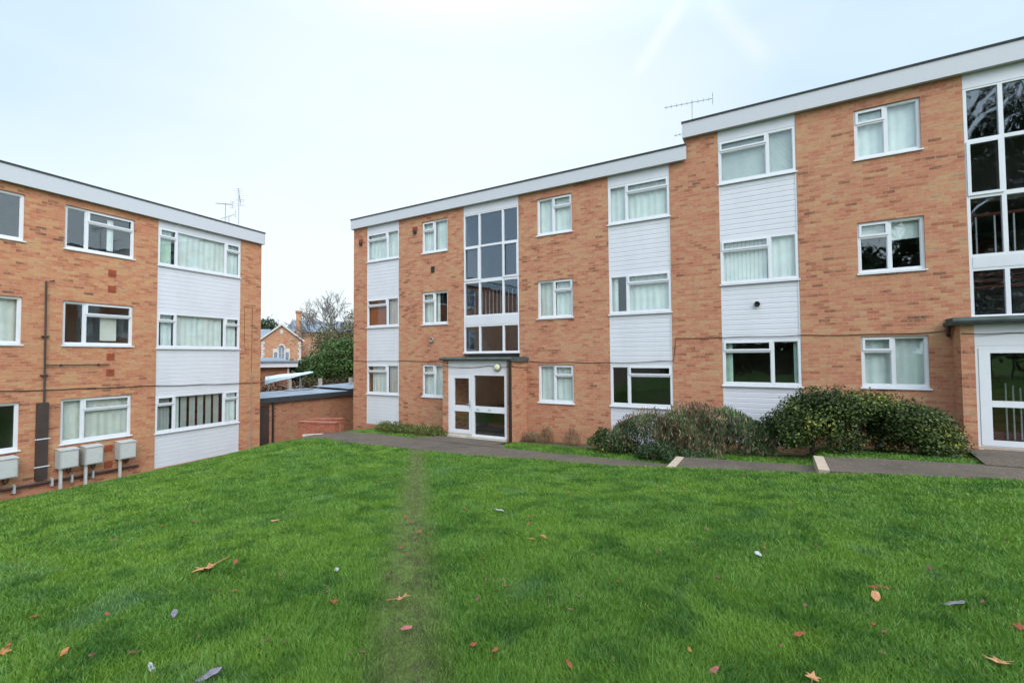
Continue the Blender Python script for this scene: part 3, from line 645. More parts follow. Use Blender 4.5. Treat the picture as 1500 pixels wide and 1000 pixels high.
# ---------------------------------------------------------------- the block on the left
Lb = empty('apartment_block', Lp(0, 0, 0), math.pi/2 + LA)
tag(Lb, 'three storey orange brick block on the left with meter boxes and a brown wall duct', 'apartment block')
q0, q1, p0, p1 = 8.567, 11.299, 6.325, 7.932; o1 = 5.541; o0 = 3.93; ZL = 6.02
bayL = [(-.745, .442), (1.902, 3.06), (4.503, 5.74)]; smL = [(-.665, .549), (1.948, 3.169), (4.544, 5.749)]
MB().holed(-4, 12.14, -3, ZL, [(q0, q1, -1.78, ZL)] + [(x0, x1, *z) for x0, x1 in ((p0, p1), (o0, o1)) for z in smL], 0, .25).build('brick_wall', 'brick_left', Lb)
shell(Lb, -4, 12.14, 9, -3, ZL, 'brick_left'); interior(Lb, -4, 12.14, 9, [-1.9, .95, 3.5, 6.0], (q0-.25, o1+.35))
MB().box(-3.98, 12.1, -.08, 8.98, ZL+.001, 6.33).build('roof', 'felt_roof', Lb)
m = MB(); m.box(-4, 12.16, -.125, -.0805, 5.955, 6.375); m.box(12.145, 12.19, -.125, 9, 5.955, 6.375); m.build('fascia', 'fascia', Lb)
m = MB(); m.box(-4, 12.20, -.145, -.04, 6.3755, 6.42); m.box(12.1, 12.2, -.039, 9, 6.3755, 6.42); m.build('roof_edge', 'felt', Lb)
MB().box(-4, 12.14, -.0795, -.0005, 5.96, ZL).build('soffit', 'fascia', Lb)
bay(Lb, q0, q1, bayL, -1.78, ZL-.005, [(.2, 1), (.6, 0), (.2, 1)], [[(.03, .16, 0, 1, 'blind_grey', 'vertical'), (.22, .27, 0, 1, 'net', 'net')] + [(.29+.1*i, .36+.1*i, 0, 1, 'blind_grey', 'roller') for i in range(5)] + [(.83, .98, 0, 1, 'net', 'net')],
    [net(.05, .17), (.22, .78, 0, 1, 'net', 'net'), net(.85, .97)], [net(.02, .15, 'curtain_green'), net(.21, .8), net(.83, .99)]])
for k, z in enumerate(smL):
    window(Lb, p0, p1, *z, [(.30, 0), (.70, 1)], [[net(0, .28, 'curtain_pale'), (.32, 1, 0, 1, 'curtain_pale', 'net')], [(.55, .8, .1, .7, 'curtain_pale', 'roller')], [(.62, .72, .1, .9, 'net', 'net')]][k])
    window(Lb, o0, o1, *z, [(.35, 1), (.65, 0)], [[(.72, .80, 0, 1, 'curtain_green', 'net')], [net(.4, 1, 'curtain_pale')], []][k])
# duct, pipes, cable
m = MB(); m.box(5.84, 6.06, -.09, -.0005, -1.45, .50); DU = m.build('wall_duct', 'brown_duct', Lb)
m = MB()
for z in (-1.12, -.42): m.box(5.80, 6.10, -.098, -.0905, z-.012, z+.012)
m.build('duct_strap', 'upvc', DU)
m = MB(); m.tube([(5.98, -.045, .50), (5.96, -.045, 3.63), (6.12, -.045, 3.66)], .022, 8); m.tube([(5.99, -.045, 1.46), (7.35, -.045, 1.45)], .014, 8)
for z in (1.2, 2.2): m.box(5.90, 6.04, -.07, -.0005, z-.015, z+.015)
for x in (6.3, 7.1): m.box(x-.015, x+.015, -.065, -.0005, 1.43, 1.48)
m.build('soil_pipe', 'brown_duct', Lb)
m = MB(); m.tube([(5.2, -.07, -1.52), (6.4, -.07, -1.545), (8.1, -.07, -1.56)], .034, 8); m.tube([(-3.9, -.07, -1.5), (5.2, -.07, -1.52)], .034, 8); SP = m.build('gas_pipe', 'brown_duct', Lb)
for x in (5.45, 6.15, 6.55, 7.0): MB().box(x-.02, x+.02, -.125, -.0005, -1.66, -1.46).build('pipe_bracket', 'meter_grey', SP)
wallcable(Lb, [(-3.8, 0, .87), (5.2, 0, .85), (8.6, 0, .77), (12.1, 0, .67)], .012)
wallcable(Lb, [(11.46, 0, 5.6-2.1), (11.48, 0, 2.0)], .005); wallcable(Lb, [(11.78, 0, 3.5), (11.77, 0, 1.1)], .006); wallcable(Lb, [(11.46, 0, 3.5), (11.78, 0, 3.5)], .005)
MB().tube([(11.77, -.02, 1.1), (11.77, -.02, -1.9)], .016, 6).build('conduit', 'grey_vent', Lb)
for z in (4.07, 4.07-.46, 1.67, 1.22, -.93, -1.39): vent_block(Lb, 7.39, z, .19, .19)
# meter boxes on their posts
BX = [(5.02, 5.44, -.76, -1.23, 'grey meter box on a post, leftmost of four, left of the brown wall duct'), (6.22, 6.60, -.76, -1.235, 'grey meter box on a post, first to the right of the brown wall duct'),
      (6.74, 7.13, -.77, -1.245, 'grey meter box on a post, beside the two terracotta vents below the lower window'), (7.52, 7.92, -.785, -1.26, 'grey meter box on a post, rightmost of four, beside the white cladding bay')]
for x0, x1, zt, zb, lb in BX:
    w = x1-x0; g = empty('meter_box', Lp((x0+x1)/2, .0, -2.15), math.pi/2+LA); tag(g, lb, 'meter box', 'meter boxes along the left block')
    m = MB(); T, B = zt+2.15, zb+2.15
    m.box(-w/2, w/2, -.30, -.03, B, T); m.quad((-w/2-.01, -.325, T+.001), (w/2+.01, -.325, T+.001), (w/2+.01, -.02, T+.035), (-w/2-.01, -.02, T+.035)); m.quad((-w/2-.01, -.325, T-.02), (w/2+.01, -.325, T-.02), (w/2+.01, -.325, T+.001), (-w/2-.01, -.325, T+.001))
    b = m.build('box_body', 'meter_grey', g)
    m = MB(); m.box(-w/2+.025, w/2-.025, -.318, -.3005, B+.025, T-.035); m.box(w/2-.08, w/2-.05, -.324, -.3185, (B+T)/2-.03, (B+T)/2+.03); m.build('box_door', 'meter_panel', g)
    m = MB(); m.box(-w/2+.02, -w/2+.075, -.24, -.185, 0, B-.001); m.build('post', 'meter_panel', g)
    m = MB(); m.tube([(0, -.15, B-.001), (.01, -.15, B-.12), (.05, -.10, B-.16), (.12, -.06, B-.12), (.13, -.05, B-.02)], .014, 6); m.build('pipe', 'brown_duct', g)

# ---------------------------------------------------------------- roof aerials
def aerial(loc, mast, boom, rz, tilt, lb, n=9, el=.11, dish=False):
    g = empty('tv_aerial', loc, rz); tag(g, lb, 'aerial', 'television aerials on the roofs')
    MB().tube([(0, 0, -.1), (0, 0, mast)], .016, 6).build('mast', 'aerial_metal', g)
    c, s = math.cos(tilt), math.sin(tilt); m = MB(); P = lambda t, y=0, z=0: (t*c, y, mast-.04+t*s+z)
    m.tube([P(boom[0]), P(boom[1])], .010, 6)
    for i in range(n):
        t = boom[0]+(boom[1]-boom[0])*(i+.3)/n; m.tube([P(t, -el), P(t, el)], .0055, 5)
    for zz in (-.12, -.06, .06, .12): m.tube([P(boom[1], -el*1.1, zz), P(boom[1], el*1.1, zz)], .006, 5)
    m.tube([P(boom[1], 0, -.13), P(boom[1], 0, .13)], .006, 5); m.build('boom', 'aerial_metal', g); return g
aerial((-1.93, 14.0, 7.68), 1.33, (-.77, .55), 0.15, .0, 'thin long aerial on the right block, at the step in its roof')
aerial((-2.0, 14.6, 7.08), 1.35, (-.55, .2), .0, -.0, 'small faint aerial low behind the step in the right roof', 6, .1)
aerial(Lp(11.72, -1.5, 6.33), 1.33, (-.45, .35), 1.9, .25, 'left aerial of two on the left roof, two stacked booms on a short mast')
aerial(Lp(12.0, -1.7, 6.33), .95, (-.3, .25), 1.1, .5, 'small tilted aerial between the two taller aerials on the left roof', 6, .12)
aerial(Lp(12.05, -1.2, 6.33), 1.85, (-.2, .5), 1.6+.9, -.6, 'tallest aerial on the left roof, nearest its right end, tilted down', 7, .14)

# ---------------------------------------------------------------- garage store, red walls, background
G = empty('brick_store', (-17.5, 10.35, -1.9)); tag(G, 'low flat roofed brown brick outbuilding with blue grey felt roof between the two blocks', 'outbuilding')
m = MB(); m.box(-.001, -.22, 0, 6.6, 0, 1.72); m.box(-2.2, -.2205, 0, .22, 0, 1.72); m.box(-2.2, -.2205, 6.38, 6.6, 0, 1.72); m.box(-2.2, -1.98, .2205, 6.3795, 0, 1.72); m.build('brick_wall', 'brick_garage', G)
m = MB(); m.v += [(.12, -.1, 1.93), (.12, 6.7, 1.93), (-2.3, 6.7, 1.99), (-2.3, -.1, 1.99)]; m.f += [(0, 1, 2, 3)]; m.box(-2.1, -1.6, 2.6, 3.8, 1.98, 2.03)
m.v += [(.1, 4.4, 2.02), (.1, 6.75, 2.06), (-2.3, 6.75, 2.15), (-2.3, 4.2, 2.10)]; k = len(m.v); m.f.append((k-4, k-3, k-2, k-1)); m.build('roof', 'felt_roof', G)
m = MB(); m.box(.0005, .14, -.12, 6.72, 1.72, 1.925); m.box(-2.3, 0, -.14, -.001, 1.72, 1.925); m.box(.001, .11, 4.4, 6.75, 1.931, 2.02); m.build('fascia', 'felt', G)
MB().tube([(.05, .72, 1.72), (.05, .72, 0.02)], .04, 8).build('downpipe', 'black_pipe', G)
MB().box(.001, .02, .08, .58, .05, 1.62).build('side_door', 'brown_duct', G)
for p, q, z0, z1, w, lb in (((-14.35, 10.02), (-12.97, 10.44), (-2., -1.3), (-.60, -.60), .22, 'near one of two low red brick walls at the left end of the path'), ((-14.75, 10.75), (-13.6, 11.2), (-2., -1.3), (-.64, -.60), .22, 'far one of two low red brick walls at the left end of the path')):
    wl = empty('low_wall', (0, 0, 0)); tag(wl, lb, 'wall', 'low red walls by the path')
    MB().obox(p, q, w, z0, tuple(z-.05 for z in z1)).build('wall_body', 'brick_red', wl)
    MB().obox((p[0]-.01, p[1]-.02), (q[0]+.02, q[1]-.02), w+.04, tuple(z-.049 for z in z1), z1).build('coping', 'brick_red', wl)
m = MB(); m.obox((-13.7, 9.72), (-13.05, 10.0), .08, -1.02, (-.96, -.92)); tag(m.build('edging_stone', 'stone'), 'pale edging stone at the lower left end of the path', 'kerb stone')
# fence of concrete posts and brown hedge
for i, (x, y) in enumerate(((-21.4, 12.4), (-20.7, 13.96), (-19.88, 15.09), (-18.97, 16.22), (-18.1, 17.3))):
    o = MB().box(-.07, .07, -.07, .07, 0, 1.55).build('fence_post', 'concrete_post'); o.location = (x, y, -1.0)
    tag(o, ['concrete fence post hidden by the left block', 'pale concrete fence post nearest the left block, behind the outbuilding', 'pale concrete fence post in the middle, above the felt roof', 'pale concrete fence post beside the corner of the right block', 'concrete fence post behind the right block'][i], 'fence post', 'concrete posts behind the outbuilding')
def leafcloud(n, lobes, size, seed=1, shell=.55, up=.3, aspect=1.6):
    """points in a union of ellipsoids; returns leaf quads"""
    r = np.random.default_rng(seed); L = np.array(lobes, float); vol = L[:, 3]*L[:, 4]*L[:, 5]; pick = r.choice(len(L), n, p=vol**.8/np.sum(vol**.8)); q = L[pick]
    d = r.normal(size=(n, 3)); d /= np.linalg.norm(d, axis=1)[:, None]; rad = 1 - (1-shell)*r.random(n)**1.6
    bumpy = 1 + .14*np.sin(d[:, 0]*7+q[:, 0]*3) * np.sin(d[:, 1]*6+q[:, 1]*5+1) + .10*np.sin(d[:, 2]*9+q[:, 2])
    spr = 1 + (r.random(n) < .06)*r.random(n)*.35
    P = q[:, :3] + d*q[:, 3:6]*(rad*bumpy*spr)[:, None]
    nrm = d + r.normal(size=(n, 3))*.7 + np.array([0, 0, up]); nrm /= np.linalg.norm(nrm, axis=1)[:, None]
    t = np.cross(nrm, r.normal(size=(n, 3))); t /= np.linalg.norm(t, axis=1)[:, None]; b = np.cross(nrm, t)
    s = size*(.6+.8*r.random(n))[:, None]; V = np.stack([P-t*s, P-b*s/aspect + nrm*s*.12, P+t*s, P+b*s/aspect + nrm*s*.12], 1)
    return V.reshape(-1, 3), np.arange(4*n).reshape(n, 4), P, rad
def foliage(name, parent, mat, n, lobes, size, seed, shell=.55, tint=None, aspect=1.6):
    V, Fq, P, rad = leafcloud(n, lobes, size, seed, shell, aspect=aspect); r = np.random.default_rng(seed+5)
    cl = .5+.5*np.sin(P[:, 0]*3.1+seed)*np.sin(P[:, 2]*4.2+P[:, 1]*2.3)
    t = np.clip(r.random(n)*.62 + cl*.3 + (.08 if tint is None else tint), 0, 1)
    return npmesh(name, V, Fq, mat, parent, t)
def lobes_from(outline, y, dy, zb, seed, n=40):
    """fills the side profile (list of (x, ztop)) with overlapping ellipsoids"""
    r = random.Random(seed); xs = [p[0] for p in outline]; zs = [p[1] for p in outline]; out = []
    for i in range(n):
        x = r.uniform(xs[0]+.12, xs[-1]-.12); zt = float(np.interp(x, xs, zs)); rr = min(.34, max(.12, (zt-zb)*.4))*r.uniform(.7, 1.1)
        z = zb + (zt-zb-rr*.9)*math.sqrt(r.random()) + rr*.2; yy = y + r.uniform(-dy, dy)*(1-.5*max(0, (z-zb)/(max(zt-zb, .1)))); out.append((x, yy, z, rr*1.15, rr, rr*.9))
    return out
def stems(parent, pts, n, h, seed, r=.006, mat='stem'):
    rr = random.Random(seed); m = MB()
    for i in range(n):
        x, y, z = pts[rr.randrange(len(pts))]; a, b = rr.uniform(-.25, .25), rr.uniform(-.2, .2); hh = h*rr.uniform(.6, 1.1)
        m.tube([(x, y, z), (x+a*.3, y+b*.3, z+hh*.5), (x+a, y+b, z+hh)], [r*1.3, r, r*.4], 4, False)
    return m.build('stems', mat, parent)
HG = empty('hedge', (-21.2, 15.9, -1)); tag(HG, 'brown leafed hedge behind the concrete fence posts', 'hedge')
d = Vector((-18.4+23.6, 19.2-12.4)).normalized(); lob = [(-2.4+5.2*i/26+.2, -3.3+6.8*i/26+.35, .75+.03*math.sin(i*2.), .38, .38, .82) for i in range(27)]
foliage('foliage', HG, 'leaf_beech', 9000, lob, .05, 3, .5); MB().obox((-2.4, -3.2), (2.9, 3.7), .1, 0, .9).build('stems', 'stem', HG)

# long covered boat on trestles
BT = empty('covered_boat', (-20.95, 14.1, -1.0), math.atan2(12.99-11.51, -17.76+18.75)); tag(BT, 'long pale blue tarpaulin covered boat resting on a metal frame above the outbuilding roof', 'boat')
m = MB(); secs = []
for i, (t, w, zt, zk) in enumerate(((-1.06, .02, 1.52, 1.32), (-1.03, .2, 1.68, 1.30), (-.85, .28, 1.73, 1.38), (-.4, .3, 1.78, 1.50), (.1, .28, 1.82, 1.60), (.55, .2, 1.86, 1.72), (.95, .1, 1.89, 1.80), (1.1, .02, 1.89, 1.85))):
    secs.append([(t, -w, zk), (t, -w*.95, zk+(zt-zk)*.55), (t, -w*.45, zt-.02), (t, 0, zt+.015*math.sin(i*2.3)), (t, w*.45, zt-.02), (t, w*.95, zk+(zt-zk)*.55), (t, w, zk), (t, 0, zk-.03)])
for s in secs: m.v += s
for i in range(len(secs)-1):
    for j in range(8): a = i*8+j; b = i*8+(j+1) % 8; m.f.append((a, b, b+8, a+8))
m.f.append(tuple(range(8))); m.f.append(tuple(range((len(secs)-1)*8, len(secs)*8))[::-1]); m.build('tarpaulin', 'tarp', BT)
m = MB(); m.tube([(-.8, -.1, 1.42), (-1.1, -.3, .02)], .025, 6); m.tube([(-.8, .1, 1.42), (-.6, .3, .02)], .025, 6); m.tube([(-.75, 0, 1.42), (.5, -.1, .9)], .018, 6); m.tube([(.5, 0, 1.72), (.5, -.2, .02)], .02, 6); m.tube([(.5, 0, 1.72), (.7, .2, .02)], .02, 6); m.build('frame', 'aerial_metal', BT)
# low building with white fascia
BG = empty('bungalow', (-25.1, 16.3, -1.0), math.atan2(16.77-15.52, -24.88+25.68)); tag(BG, 'low brick building with a white fascia and grey flat roof far behind the outbuilding', 'building')
m = MB(); m.box(-6, .55, 0, 5, 0, 2.05); m.build('brick_wall', 'brick_garage', BG); MB().box(-6.2, .95, -.3, 5.2, 2.06, 2.30).build('fascia', 'upvc', BG); m = MB(); m.box(-6.25, 1.0, -.34, 5.25, 2.301, 2.42); m.quad((-6.2, -.3, 2.421), (.6, -.3, 2.421), (0, 2.4, 2.62), (-6, 2.4, 2.62)); m.build('roof', 'slate', BG); MB().tube([(.45, -.07, 2.05), (.45, -.07, 0)], .05, 6).build('downpipe', 'upvc', BG)
# old brick building with gable, wing, chimney and cupola
CH = empty('gabled_building', (-58.6, 38.3, -1.0), math.atan2(40.66-36.04, 60.01-56.98)); tag(CH, 'old brick building far away with arched gable window, tall chimney and cupola', 'building')
m = MB(); hw = 2.45; m.v += [(-hw, 0, 0), (hw, 0, 0), (hw, 0, 5.05), (0, 0, 7.1), (-hw, 0, 5.05), (-hw, 9, 0), (hw, 9, 0), (hw, 9, 5.05), (0, 9, 7.1), (-hw, 9, 5.05)]; m.f += [(0, 1, 2, 3, 4), (9, 8, 7, 6, 5), (0, 4, 9, 5), (1, 6, 7, 2)]
m.box(hw+.001, 13, 7, 15, 0, 6.5); m.box(-14, -hw-.001, 3, 12, 0, 4.2); m.build('brick_wall', 'brick_far', CH)
m = MB()
for s in (-1, 1): m.v += [(0, -.25, 7.28), (s*(hw+.35), -.25, 4.95), (s*(hw+.35), 9, 4.95), (0, 9, 7.28)]; k = len(m.v); m.f.append((k-4, k-3, k-2, k-1))
m.v += [(hw-1.0, 6.7, 6.55), (13.2, 6.7, 6.55), (11.3, 10.5, 8.6), (1.6, 10.5, 8.6), (-.2, 15.2, 6.55), (13.2, 15.2, 6.55)]; k = len(m.v)-6; m.f += [(k, k+1, k+2, k+3), (k+1, k+5, k+2), (k+3, k+2, k+5, k+4), (k, k+3, k+4)]
m.v += [(-14, 2.7, 4.25), (-hw, 2.7, 4.25), (-hw+1, 7.5, 6.9), (-14, 7.5, 6.9)]; k = len(m.v)-4; m.f.append((k, k+1, k+2, k+3)); m.build('roof', 'slate', CH)
m = MB()
for s in (-1, 1):
    m.quad((0, -.3, 7.35), (s*(hw+.4), -.3, 5.0), (s*(hw+.4), -.3, 4.75), (0, -.3, 7.05)); m.quad((0, -.3, 7.35), (s*(hw+.4), -.3, 5.0), (s*(hw+.4), -.05, 5.0), (0, -.05, 7.35))
    for k in range(12): w = .42 if k % 2 else .28; m.box(min(s*hw, s*(hw-w)), max(s*hw, s*(hw-w)), -.03, -.001, .3+k*.38, .62+k*.38)
m.box(-.16, .16, -.04, -.001, 5.95, 6.5); m.build('stone_trim', 'white_stone', CH)
m = MB(); m.holed(-1.05, 1.05, 1.95, 3.85, [(-.9, -.5, 2.3, 3.35), (-.33, .33, 2.3, 4.0), (.5, .9, 2.3, 3.35)], -.08, -.001); m.tube([(.42*math.cos(t), -.05, 3.85+.55*math.sin(t)) for t in np.linspace(0, math.pi, 9)], .12, 6); m.box(-.03, .03, -.06, -.03, 2.3, 3.9); m.box(-.33, .33, -.06, -.03, 3.2, 3.26); W = m.build('arched_window', 'white_stone', CH)
m = MB(); m.box(-.92, .92, -.02, -.0005, 2.2, 3.86); m.lathe([(.36, 0), (.36, .02)], 16, Matrix.Translation((0, -.001, 3.85)) @ Matrix.Rotation(math.pi/2, 4, 'X')); m.build('pane', 'slate', W)
m = MB(); m.box(1.95, 2.7, 6.1, 6.9, 4, 9.4); m.box(1.85, 2.8, 6.0, 7.0, 9.401, 9.75); c = m.build('chimney', 'brick_far', CH)
m = MB(); C = (6.8, 10.5); m.box(C[0]-.62, C[0]+.62, C[1]-.62, C[1]+.62, 8.3, 8.9)
for sx in (-1, 1):
    for sy in (-1, 1): m.box(C[0]+sx*.45-.08, C[0]+sx*.45+.08, C[1]+sy*.45-.08, C[1]+sy*.45+.08, 8.901, 10.2)
m.box(C[0]-.62, C[0]+.62, C[1]-.62, C[1]+.62, 10.201, 10.35); cu = m.build('cupola', 'white_stone', CH)
MB().lathe([(.66, 10.351), (.6, 10.6), (.42, 10.85), (.12, 11.05), (.03, 11.3)], 12, Matrix.Translation((C[0], C[1], 0))).build('dome', 'slate', cu)
m = MB()
for x in (4.2, 6.6, 9.0):
    m.holed(x-.45, x+.45, 2.6, 4.4, [(x-.36, x+.36, 2.7, 4.3)], 6.93, 6.999); m.box(x-.36, x-.0, 6.95, 6.97, 3.5, 3.56)
m.build('window', 'white_stone', CH)

# trees
def tree(name, loc, h, seed, label, depth=6, spread=.55, r0=.16, mat='bark', trunkfrac=.28, group=None, twigfol=None, lean=0., rmin=.0):
    rr = random.Random(seed); g = empty(name, loc); tag(g, label, 'tree', group); tr = MB(); tw = MB(); tips = []
    def br(p, d, ln, r, k):
        n = 3; pts = [p]; rs = [r]; q = p.copy(); dd = d.copy()
        for i in range(n):
            dd = (dd + Vector((rr.gauss(0, .12), rr.gauss(0, .12), rr.gauss(.03, .08)))).normalized(); q = q + dd*ln/n; pts.append(q.copy()); rs.append(max(rmin, r*(1-.35*(i+1)/n)))
        (tr if k <= 1 else tw).tube(pts, rs, 7 if k < 2 else (4 if k < 4 else 3), False)
        if k >= depth: tips.append(q); return
        for j in range(rr.choice((2, 3, 3)) if k else 4):
            a = rr.uniform(0, 6.28); s = spread*rr.uniform(.6, 1.3); u = dd.orthogonal().normalized(); w = dd.cross(u)
            nd = (dd + (u*math.cos(a) + w*math.sin(a))*s + Vector((0, 0, .08))).normalized(); st = pts[-1] if j else pts[-2]
            br(st, nd, ln*rr.uniform(.62, .85), r*.58, k+1)
    br(Vector((0, 0, 0)), Vector((lean, 0, 1)).normalized(), h*trunkfrac, r0, 0)
    tr.build('trunk', mat, g); tw.build('crown', mat, g)
    return g, tips
tree('bare_tree', (-38.6, 31.9, -1.0), 10.4, 14, 'leafless tree against the sky between the cupola and the right block', 7, .6, .22, 'bark_far', .26, rmin=.017)
def bush(name, loc, lobes, n, size, mat, seed, label, cat='bush', shell=.5, trunk=True, aspect=1.6, tint=None):
    g = empty(name, loc); tag(g, label, cat); foliage('foliage', g, mat, n, lobes, size, seed, shell, tint, aspect)
    if trunk: stems(g, [(l[0]*.4, l[1]*.4, 0) for l in lobes], 12, max(l[2] for l in lobes), seed, .03, 'bark')
    return g
bush('evergreen_bush', (-23.0, 19.0, -1.0), [(0, 0, 2.2, 1.5, 1.5, 1.7), (-.7, -.9, 1.6, .9, .9, 1.4), (.9, 1.0, 2.3, 1.3, 1.3, 1.5), (.2, .1, 3.1, .9, .9, .8), (-1.0, -1.3, 1.1, .6, .6, .9), (1.6, 1.9, 2.2, 1.2, 1.2, 1.5)], 16000, .075, 'leaf_far', 21, 'big green bush behind the brown hedge, beside the corner of the right block')
bush('evergreen_tree', (-80.7, 50.1, -1.0), [(0, 0, 7.4, 1.7, 1.7, 2.4), (-2, -1.6, 7.0, 1.6, 1.6, 2.6), (.9, .8, 5.6, 1.6, 1.6, 3)], 5000, .22, 'leaf_yew', 22, 'dark evergreen treetop far away beside the corner of the left block', 'tree')
bush('evergreen_bush', (-26.9, 20.4, -1.0), [(0, 0, 1.7, 1.3, 1.3, 1.2), (-.9, -1.3, 1.6, .9, .9, .9), (.7, .9, 1.5, 1, 1, 1.1)], 6000, .09, 'leaf_far', 23, 'darker green bush in front of the old gabled building', tint=-.2)
bush('autumn_tree', (-34.0, 29.5, -1.0), [(0, 0, 4.6, 1.6, 1.6, 2.2), (1.2, 1.2, 5.2, 1.6, 1.6, 2.4), (-1.7, -1.6, 3.8, 1.5, 1.5, 1.8)], 8000, .1, 'leaf_olive', 24, 'olive brown thinning tree behind the big green bush', 'tree', .3)
# two bare trees behind the viewer: the stairwell glass of the right block mirrors them
tree('bare_tree', (15, -12, 0), 14, 31, 'leafless tree across the lawn, mirrored in the right stairwell glass', 6, .6, .32, 'bark', .26)
bush('evergreen_tree', (12.0, -13, 0), [(0, 0, 6.5, 3.8, 3.4, 6.0), (1.2, 1, 13, 3.2, 3.2, 4.6), (-2.2, .5, 10.5, 2.6, 2.6, 4.5)], 9000, .26, 'leaf_yew', 71, 'tall dark evergreen tree across the lawn, mirrored in the right stairwell glass', 'tree')
bush('evergreen_tree', (6.2, -14, 0), [(0, 0, 4.0, 2.4, 2.4, 3.8), (-1.2, 1, 6.6, 1.8, 1.8, 2.3), (1.6, .5, 6.0, 1.6, 1.6, 3)], 6000, .24, 'leaf_yew', 72, 'dark evergreen tree across the lawn, mirrored in the small windows of the right block', 'tree')
bush('garden_hedge', (-.5, -13, 0), [(-7+1.3*i, .2*math.sin(i), 1.7+.3*math.sin(i*1.7), 1.1, 1.0, 1.7) for i in range(11)], 9000, .18, 'leaf_yew', 73, 'dark hedge across the lawn, mirrored in the lower windows of the right block', 'hedge')

# ---------------------------------------------------------------- planting along the right block
bush('big_bush', (1.3, 11.72, -.50), [(l[0]-1.3, l[1]-11.72, l[2]+.5, *l[3:]) for l in lobes_from([(-.55, -.3), (-.1, .22), (.17, .52), (.37, .68), (.7, .84), (.98, .92), (1.5, .88), (1.94, .76), (2.45, .58), (2.8, .30), (3.0, -.1)], 11.75, .48, -.46, 4, 90)], 42000, .028, 'leaf_dark', 41, 'large dark green bush with yellow flecked leaves below the windows of the right block', shell=.35)
bush('low_shrub', (-3.85, 11.7, -.9), [(l[0]+3.85, l[1]-11.7, l[2]+.9, *l[3:]) for l in lobes_from([(-4.4, -.55), (-4.1, -.36), (-3.7, -.36), (-3.3, -.5), (-3.0, -.6)], 11.7, .35, -.86, 5, 26)], 7000, .026, 'leaf_dark', 42, 'small dark green shrub, leftmost of the planting under the white bay')
def spiky(name, loc, xs, y, dy, zb, ztop, n, seed, mats, label, blen=.3, wid=.011, lean=.35, group=None):
    """upright narrow leaves on many stems, ragged top"""
    r = np.random.default_rng(seed); g = empty(name, loc); tag(g, label, 'shrub', group)
    for mi, (mat, frac, hs) in enumerate(mats):
        m = int(n*frac); x = r.uniform(xs[0], xs[-1], m); top = np.interp(x, xs, ztop); yy = y + r.uniform(-dy, dy, m); u = r.random(m)**.6
        z = zb + (top-zb)*u*hs; d = np.stack([r.normal(0, lean, m), r.normal(0, lean, m), np.abs(r.normal(1, .4, m))], 1); d /= np.linalg.norm(d, axis=1)[:, None]
        L = blen*(.4+.8*r.random(m))[:, None]*.5; P = np.stack([x, yy, z], 1) - np.array(loc); s = np.cross(d, r.normal(size=(m, 3))); s /= np.linalg.norm(s, axis=1)[:, None]; s *= wid*(.6+r.random(m))[:, None]
        V = np.stack([P-d*L*.3-s*.4, P+d*L*.5-s, P+d*L, P+d*L*.5+s], 1).reshape(-1, 3)
        npmesh(['foliage', 'dry_stalks', 'flower_heads'][mi], V, np.arange(4*m).reshape(m, 4), mat, g, np.clip(r.random(m)*.75+.25*np.sin(x*6+z*5), 0, 1))
    m = MB(); q = random.Random(seed)
    for i in range(26):
        x = q.uniform(xs[0], xs[-1]); t = float(np.interp(x, xs, ztop)); y0 = y+q.uniform(-dy, dy); a = q.uniform(-.12, .12)
        m.tube([(x-loc[0], y0-loc[1], zb-loc[2]), (x+a*.5-loc[0], y0-loc[1], (zb+t)/2-loc[2]), (x+a-loc[0], y0-loc[1]+q.uniform(-.05, .05), t*q.uniform(1, 1.05)+.12*q.random()-loc[2])], [.005, .004, .002], 4, False)
    m.build('stems', 'stem', g); return g
spiky('grey_shrub', (-2.9, 11.6, -.9), [-3.75, -3.4, -3.0, -2.6, -2.3], 11.6, .42, -.85, [-.45, -.1, .08, .12, -.1], 5200, 51, [('leaf_grey', .75, 1.), ('leaf_dry', .25, 1.15)], 'grey green shrub with rusty stalks in front of the white bay of the lower section', .16)
spiky('grey_shrub', (-1.95, 11.55, -.85), [-2.5, -2.2, -1.8, -1.4, -1.0], 11.45, .60, -.84, [-.05, .30, .38, .36, .15], 7000, 52, [('leaf_grey', .62, .95), ('leaf_dry', .38, 1.05)], 'tall shrub full of pinkish brown dry stalks against the brick between two white bays', .2)
spiky('grey_shrub', (-.85, 11.75, -.75), [-1.35, -1.0, -.6, -.3, .0], 11.75, .4, -.68, [.25, .34, .16, -.05, -.25], 5200, 53, [('leaf_grey', .8, 1.), ('leaf_dry', .2, .95)], 'dark grey green upright shrub in front of the white bay of the upper section', .2)
bush('small_shrub', (-2.4, 11.0, -.85), [(l[0]+2.4, l[1]-11.0, l[2]+.85, *l[3:]) for l in lobes_from([(-3.0, -.75), (-2.7, -.5), (-2.3, -.4), (-1.9, -.5), (-1.5, -.55), (-1.2, -.7)], 11.05, .28, -.86, 6, 30)], 8000, .022, 'leaf_grey', 43, 'low dense grey green shrub spilling onto the path just left of the lower step', tint=-.15)
bush('low_hedge', (-10.8, 11.75, -1.05), [(-1.35+.19*i, .05*math.sin(i*1.7), .16+.05*math.sin(i*2.1), .2, .26, .20+.03*math.sin(i*3.3)) for i in range(16)], 13000, .022, 'leaf_hedge', 44, 'low yellowish green hedge against the brick wall left of the left entrance', 'hedge')
